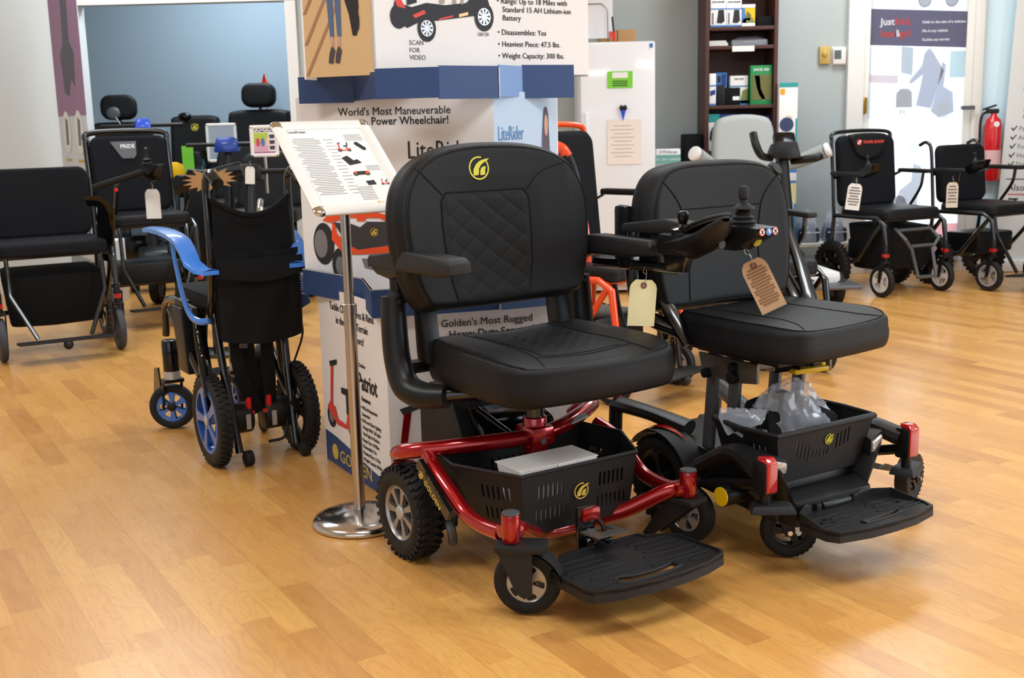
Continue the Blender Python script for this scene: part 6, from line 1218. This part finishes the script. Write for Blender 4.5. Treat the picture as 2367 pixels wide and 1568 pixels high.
leg=[([(.08,.12),(.98,.12),(.98,.76),(.08,.76)],mat('print_olive',S('6b6a3a'),.6)),([(.18,.74),(.42,.74),(.48,.4),(.7,.15),(.6,.1),(.4,.25),(.28,.45)],white)]
t,o,M,w_,h_=shelfbox('green and white SOCK AID box at the right of the third shelf',1735,1784,151,1,green,title='SOCK AID',pic=leg,tsz=.022,dep=.06,deg=0)
for k,(p0,p1,n,lb,cm) in enumerate(((1637,1664,None,'white hook pack with a teal header at the left of the lower shelf',white),(1667,1697,'LONG HANDLED','blue long-handled aid box in the middle of the lower shelf',skyblue),(1699,1732,'SHOE HELPER','blue box with a yellow picture on the lower shelf',skyblue),(1744,1780,'DRESSING AID','blue box standing back at the right of the lower shelf',dkblue))):
    pc=[([(.15,.3),(.3,.28),(.45,.1),(.7,.2),(.6,.45),(.7,.6),(.4,.65),(.2,.5)],ink)] if k==0 else [([(.2,.15),(.28,.15),(.28,.65),(.2,.65)],white),([(.45,.1),(.6,.12),(.6,.6),(.5,.6)],white),([(.75,.2),(.82,.2),(.82,.68),(.75,.68)],inkg)] if k!=2 else [([(.1,.5),(.9,.5),(.9,.74),(.1,.74)],mat('print_cream_yellow',S('e3d9a0'),.6)),([(.3,.1),(.4,.1),(.4,.45),(.3,.45)],white)]
    shelfbox(lb,p0,p1,264 if k<3 else 268,0,cm,top=teal if k==0 else dkblue,title=n,pic=pc,tsz=.009,back=.05 if k==3 else 0)
# ---- low cabinet with a green sign and black speaker
cz=W(1570,378,7.6).z; a=W(1512,300,7.6);b=W(1628,300,7.6)
t=thing('low_cabinet','low grey cabinet between the refrigerator and the bookcase','cabinet',((a.x+b.x)/2,7.76,0),0); mb=MB(); mb.box((0,0,cz/2),(b.x-a.x-.02,.3,cz),bev=.005); obj('cabinet_body',mb,greyp,t); mb=MB(); mb.box((0,-.152,cz/2),(b.x-a.x-.06,.006,cz-.08),bev=.002); obj('cabinet_door',mb,greyp,t)
t,o,M,w_,h_=goods('product_box','white and teal box standing beside the refrigerator','box',1517,344,1573,378,7.63,white,.1,base=cz); flatpoly('teal_band',[(0,0),(w_,0),(w_,h_*.6),(0,h_*.6)],M,mat('sage_print',S('6fa79a'),.6),o); text('XTRAlarge',.026,M@Matrix.Translation((w_/2,h_*.72,.001)),inkg,o,align='CENTER'); text('GEL SEAT CUSHION',.018,M@Matrix.Translation((w_/2,h_*.22,.0012)),white,o,align='CENTER')
t,o,M,w_,h_=goods('loudspeaker','black upright loudspeaker beside the bookcase','loudspeaker',1582,310,1624,378,7.64,fabric,.18,base=cz,bev=.012); obj('grille',MB(M).box((w_/2,h_/2,0),(w_*.86,h_*.9,.004),bev=.001),fabric_n,o)
# ---- tall ball carton on a stack
t,o,M,w_,h_=goods('carton','blue and white kit carton under the tall exercise ball box','carton',1800,357,1842,470,7.55,skyblue,.2,base=0.); kz=W(1820,357,7.55).z; flatpoly('white_band',[(0,h_*.80),(w_,h_*.80),(w_,h_*.86),(0,h_*.86)],M,white,o); text('KIT',.05,M@Matrix.Translation((w_*.45,h_*.90,.001)),white,o,bold=.001); flatpoly('picture_shape',[(w_*.3,h_*.62),(w_,h_*.62),(w_,h_*.78),(w_*.3,h_*.78)],M,mat('print_cream_yellow',S('e3d9a0'),.6),o)
t,o,M,w_,h_=goods('exercise_ball_box','tall white and teal box with a navy ball picture beside the bookcase','box',1799,191,1845,357,7.55,white,.14,base=kz,deg=0); flatpoly('teal_band',[(0,h_*.94),(w_,h_*.94),(w_,h_),(0,h_)],M,teal,o); flatpoly('teal_band',[(w_*.9,0),(w_,0),(w_,h_*.5),(w_*.9,h_*.5)],M@Matrix.Translation((0,0,.0003)),teal,o); flatpoly('navy_ball',circ(w_*.38,28,w_*.42,h_*.42),M@Matrix.Translation((0,0,.0006)),mat('print_ball_navy',S('333f66'),.6),o); flatpoly('orange_square',[(w_*.05,h_*.84),(w_*.3,h_*.84),(w_*.3,h_*.92),(w_*.05,h_*.92)],M@Matrix.Translation((0,0,.0006)),amber,o)
for k in range(2): mb=MB(M@Matrix.Translation((w_*.42,h_*.42,.0012))@Matrix.Rotation(R_(180*k+50),4,'Z')); mb.tube([(w_*.46*math.cos(R_(a_)),w_*.46*math.sin(R_(a_)),0) for a_ in (0,15,30,45)],.0015,seg=5); obj('orange_arc',mb,amber,o)
# ---- wrapped bags on a low stool
p=W(1896,560,7.68); t=thing('low_bench','low white bench holding the wrapped bags by the wall','bench',(p.x,7.73,0),0); bz=W(1875,562,7.6).z; mb=MB(); mb.box((0,0,bz-.012),(.36,.32,.024),bev=.004); obj('bench_top',mb,trimm,t)
for sx_ in (-.16,.16):
    for sy_ in (-.13,.13): mb=MB(); mb.box((sx_,sy_,(bz-.024)/2),(.025,.025,bz-.024)); obj('leg',mb,trimm,t)
for k,(dx,lb) in enumerate(((-.085,'navy bag wrapped in clear film on the low bench, the left one'),(.095,'navy bag wrapped in clear film on the low bench, the right one'))):
    t=thing('wrapped_bag',lb,'bag',(p.x+dx,7.72,bz+.001),0,None); mb=MB(); mb.hull([(x,y,z) for x,y,z in ((-.07,-.1,0),(.07,-.1,0),(.07,.1,0),(-.07,.1,0),(-.066,-.1,.09),(.066,-.1,.09),(.055,.05,.12),(-.055,.05,.12))],bev=.02); b_=obj('bag_body',mb,mat('navy_cloth',S('1e2a44'),.7),t); mb=MB(); mb.box((0,-.102,.065),(.125,.003,.008)); obj('white_piping',mb,white,b_)
    mb=MB(); mb.grid(lambda u,v:(lambda a_,q:((.083*math.cos(a_)*math.sin(q))*(1+.12*mathutils.noise.noise(Vector((a_*2,q*5,k)))),(.12*math.sin(a_)*math.sin(q)),.005+.19*math.cos(q)*(1+.2*mathutils.noise.noise(Vector((a_*3,q*4,k+3))))))(2*PI*u,PI*.5*v),40,14,cu=True); obj('plastic_film',mb,clearp,t)
# ---- thermostats
p=W(1905,128,WY-.001); t=thing('dial_thermostat','brass coloured dial thermostat on the grey wall','thermostat',(p.x,WY,p.z),0); mb=MB(); mb.box((0,-.012,0),(.072,.024,.115),bev=.004); o=obj('cover',mb,mat('brass_cover',S('c0a15a'),.4,metal=.4),t); mb=MB(); mb.cyl((0,-.024,.01),(0,-.034,.01),.02,20,bev=.003); obj('dial',mb,mat('brass_cover',S('c0a15a'),.4,metal=.4),o)
p=W(1941,130,WY-.001); t=thing('digital_thermostat','white digital thermostat beside the brass dial thermostat','thermostat',(p.x,WY,p.z),0); mb=MB(); mb.box((0,-.004,0),(.115,.008,.12),bev=.003); mb.box((-.01,-.02,0),(.085,.03,.105),bev=.008); o=obj('cover',mb,mat('warm_white_plastic',S('e3dcd6'),.4),t); mb=MB(); mb.box((-.022,-.0365,.01),(.045,.003,.055)); obj('screen',mb,mat('lcd_screen',S('56645f'),.3),o)
def transl(name,c,tr=.75):
    m=bpy.data.materials.new(name); m.use_nodes=True; nt=m.node_tree; b=nt.nodes['Principled BSDF']; b.inputs['Base Color'].default_value=(*c,1); b.inputs['Roughness'].default_value=.6
    T=nt.nodes.new('ShaderNodeBsdfTranslucent'); T.inputs[0].default_value=(*c,1); mx=nt.nodes.new('ShaderNodeMixShader'); mx.inputs[0].default_value=tr
    nt.links.new(b.outputs[0],mx.inputs[1]); nt.links.new(T.outputs[0],mx.inputs[2]); nt.links.new(mx.outputs[0],nt.nodes['Material Output'].inputs[0]); return m
PY=WY-.03
a=W(2010,150,PY); b=W(2231,150,PY); pw=b.x-a.x; px0=a.x
t=thing('door_poster','translucent backlit banner with a grey band reading Just fold, load & go! on the glass door','banner',((a.x+b.x)/2,PY,0),0)
PMx=Matrix.Translation((-pw/2,0,0))@Matrix.Rotation(R_(90),4,'X')
sh=obj('banner_sheet',MB(PMx).box((pw/2,1.06,0),(pw,1.92,.002)),transl('backlit_white_print',(.95,.96,.98),.7),t)
mb=MB(PMx); mb.box((pw/2,.09,0),(pw+.02,.05,.04),bev=.01); mb.box((pw/2,2.03,0),(pw+.02,.03,.02),bev=.005); obj('banner_rail',mb,silver,t)
def zz(py): return W(2120,py,PY).z
def pf(lp,c,dz,name='picture_shape',tr=.7): 
    m=MATS.get('bl_'+c)
    if m is None: m=transl('backlit_'+c,S(c) if c=='8a8799' else tuple(.42*v+.55 for v in S(c)),tr); MATS['bl_'+c]=m  # print colours mixed toward white, imitating washout from the light behind
    return flatpoly(name,[(x*pw,z) for x,z in lp],PMx@Matrix.Translation((0,0,dz)),m,sh,.0003)
z1,z2=zz(18),zz(102)
pf([(0,z2),(1,z2-.03),(1,z1-.03),(0,z1)],'8a8799',.0015,'grey_band')
pf([(0,z1),(1,z1-.03),(1,z1+.28),(0,z1+.28)],'cfdbe6',.0015,'upper_photo')
for x in (.55,.83): 
    pf(circ(.045/pw,20,x,z1+.05,ry=.05),'6c7688',.002,'wheel_picture'); pf(circ(.033/pw,20,x,z1+.05,ry=.037),'cfdbe6',.0024,'wheel_picture')
tw=MB
for tx_,x,z,c,sz in (('Just ',.10,z1-.105,white,.062),('fold,',.245,z1-.105,None,.062),('load',.10,z1-.18,None,.062),('&',.245,z1-.18,white,.062),('go!',.30,z1-.18,None,.062)):
    rm=MATS.setdefault('bl_red',transl('backlit_red',S('ea6a66'),.6)); wm_=MATS.setdefault('bl_w',transl('backlit_bright',(1,1,1),.6))
    text(tx_,sz,PMx@Matrix.Translation((x*pw,z,.003)),wm_ if c is white else rm,sh,'headline',bold=.0016)
for k,s_ in enumerate(('Folds to the size of a suitcase','Fits in any vehicle','Tackles any terrain')): text(s_,.024,PMx@Matrix.Translation((.53*pw,z1-.10-.056*k,.003)),MATS['bl_w'],sh,'subline',bold=.0008,shear=.2)
zp=zz(272)
pf([(0,zp),(.97,zp-.01),(1,z2-.035),(0,z2-.005)],'d5e0e8',.0015,'lower_photo')
pf([(.33,z2-.18),(.45,z2-.2),(.45,z2-.02),(.33,z2-.01)],'a9b8c2',.002); pf([(.84,z2-.22),(1,z2-.22),(1,z2-.05),(.84,z2-.05)],'b9dde4',.002); pf([(.0,z2-.24),(.3,z2-.25),(.3,z2-.20),(0,z2-.19)],'e2cbd0',.002)
pf([(.29,zp+.07),(.46,zp+.07),(.45,zp+.17),(.41,zp+.19),(.33,zp+.19),(.29,zp+.16)],'8a868c',.0025,'handbag_picture')
man=pf([(.50,zp+.08),(.66,zp+.06),(.72,zp+.2),(.78,zp+.3),(.70,zp+.38),(.66,zp+.42),(.62,zp+.45),(.57,zp+.42),(.55,zp+.34),(.42,zp+.24),(.44,zp+.22),(.56,zp+.28),(.54,zp+.2)],'a3abc4',.0025,'seated_person_picture')
pf([(.66,zp+.04),(.74,zp+.0),(.9,zp+.03),(.88,zp+.16),(.78,zp+.2),(.80,zp+.34),(.76,zp+.36),(.72,zp+.2)],'aab6cf',.0022,'wheelchair_picture')
pf(circ(.05/pw,20,.78,zp+.05,ry=.06),'e8eef4',.003,'wheel_picture')
text('perform.',.05,PMx@Matrix.Translation((.32*pw,zp+.03,.003)),MATS['bl_w'],sh,'headline',bold=.001); text('Designed to',.042,PMx@Matrix.Translation((.06*pw,zp+.03,.003)),MATS['bl_w'],sh,'headline')
ch=pf([(.34,.42),(.55,.40),(.56,.52),(.60,.58),(.58,.72),(.50,.74),(.48,.62),(.36,.56),(.32,.48)],'9aa3b5',.0025,'chair_picture'); pf(circ(.05/pw,20,.36,.47,ry=.055),'7f8799',.003,'wheel_picture'); pf([(.43,.80),(.56,.80),(.54,.88),(.45,.88)],'c9dff0',.0025)
pf([(.62,.15),(1,.15),(1,.33),(.62,.33)],'e8818c',.0025,'red_print'); pf([(.45,.15),(.62,.15),(.62,.33),(.45,.33)],'8fb3b0',.0025,'green_print')
# fire extinguisher on the wall
p=W(2294,340,WY-.08); t=thing('fire_extinguisher','red fire extinguisher on the pale blue wall beside the banner','fire extinguisher',(p.x,WY-.075,p.z-.22),0)
mb=MB(); mb.lathe([(0,0),(.05,.0),(.056,.008),(.056,.36),(.045,.40),(.022,.42),(.018,.44)],seg=28); c=obj('cylinder',mb,mat('extinguisher_red',S('d01620'),.3,coat=.5),t)
mb=MB(); mb.box((-.01,0,.455),(.08,.03,.03),bev=.006); mb.box((-.03,0,.48),(.09,.022,.012),(0,-18,0),bev=.003); mb.tube([(-.03,0,.455),(-.085,-.01,.42),(-.09,-.012,.25),(-.075,-.02,.08)],.008,seg=8); obj('valve_and_hose',mb,plast,t)
mb=MB(); mb.lathe([(.0566,.09),(.0572,.09),(.0572,.20),(.0566,.20)],seg=28); obj('white_label',mb,mat('label_pale',S('e3b6b4'),.5),c); mb=MB(); mb.cyl((0,-.05,.37),(0,-.058,.37),.018,16); obj('inspection_tag',mb,white,t); mb=MB(); mb.box((0,.06,.3),(.05,.03,.05)); obj('wall_hook',mb,blackmetal,t)
# right banner
p=W(2322,150,7.86); t=thing('banner_stand','white roll-up banner with red rules and check marks at the right edge','banner',(p.x-.02,7.85,0),-1)
wB=.85; MR=Matrix.Rotation(R_(2.4),4,'Y')@Matrix.Rotation(R_(90),4,'X')
sh=obj('banner_sheet',MB(MR).box((wB/2,1.07,0),(wB,2.0,.004)),mat('banner_white_print',S('e4e5e2'),.6),t); mb=MB(); mb.box((wB/2,0,.04),(wB+.04,.11,.08),bev=.02); obj('banner_base',mb,whitep,t)
def zb_(py): return W(2345,py,7.68).z
TX=.075
def T_(s,z,size,m,x=0.,b=0.,**k): text(s,size,MR@Matrix.Translation((TX+x,z,.003)),m,sh,'banner_lettering',bold=b,**k)
T_('PERFORMANCE',zb_(150),.052,ink,.03,.001); T_("It's light.",zb_(187),.05,inkg,.03); T_("It's foldable.",zb_(207),.05,inkg,.02)
mb=MB(MR); mb.box((.11+.3,zb_(164),.003),(.6,.006,.002)); mb.box((.11+.3,zb_(252),.003),(.6,.003,.002)); mb.box((.11+.3,zb_(272),.003),(.6,.003,.002)); mb.box((.09+.3,zb_(452),.003),(.66,.006,.002)); obj('red_rule',mb,redink,sh)
T_('Z Chair',zb_(268),.062,ink,.035,.0012,sx=1.3)
for k,s_ in enumerate(('Patented','Airline ready','Folds flat','Holds 300 lbs','Drives 13 miles')): 
    z=zb_(302+21*k); T_(s_,z,.042,inkg,.018); mb=MB(MR@Matrix.Translation((TX-.015,z,.003))); mb.plate([(-.02,.016),(-.012,.02),(-.004,.008),(.018,.034),(.022,.03),(-.004,-.004)],.001); obj('check_mark',mb,ink,sh)
mb=MB(MR); mb.box((.35,zb_(416),.003),(.62,.005,.002)); obj('black_rule',mb,ink,sh); T_('Also available',zb_(443),.062,ink,-.02); T_('Z',zb_(480),.075,ink,-.01,.002,sx=1.4)
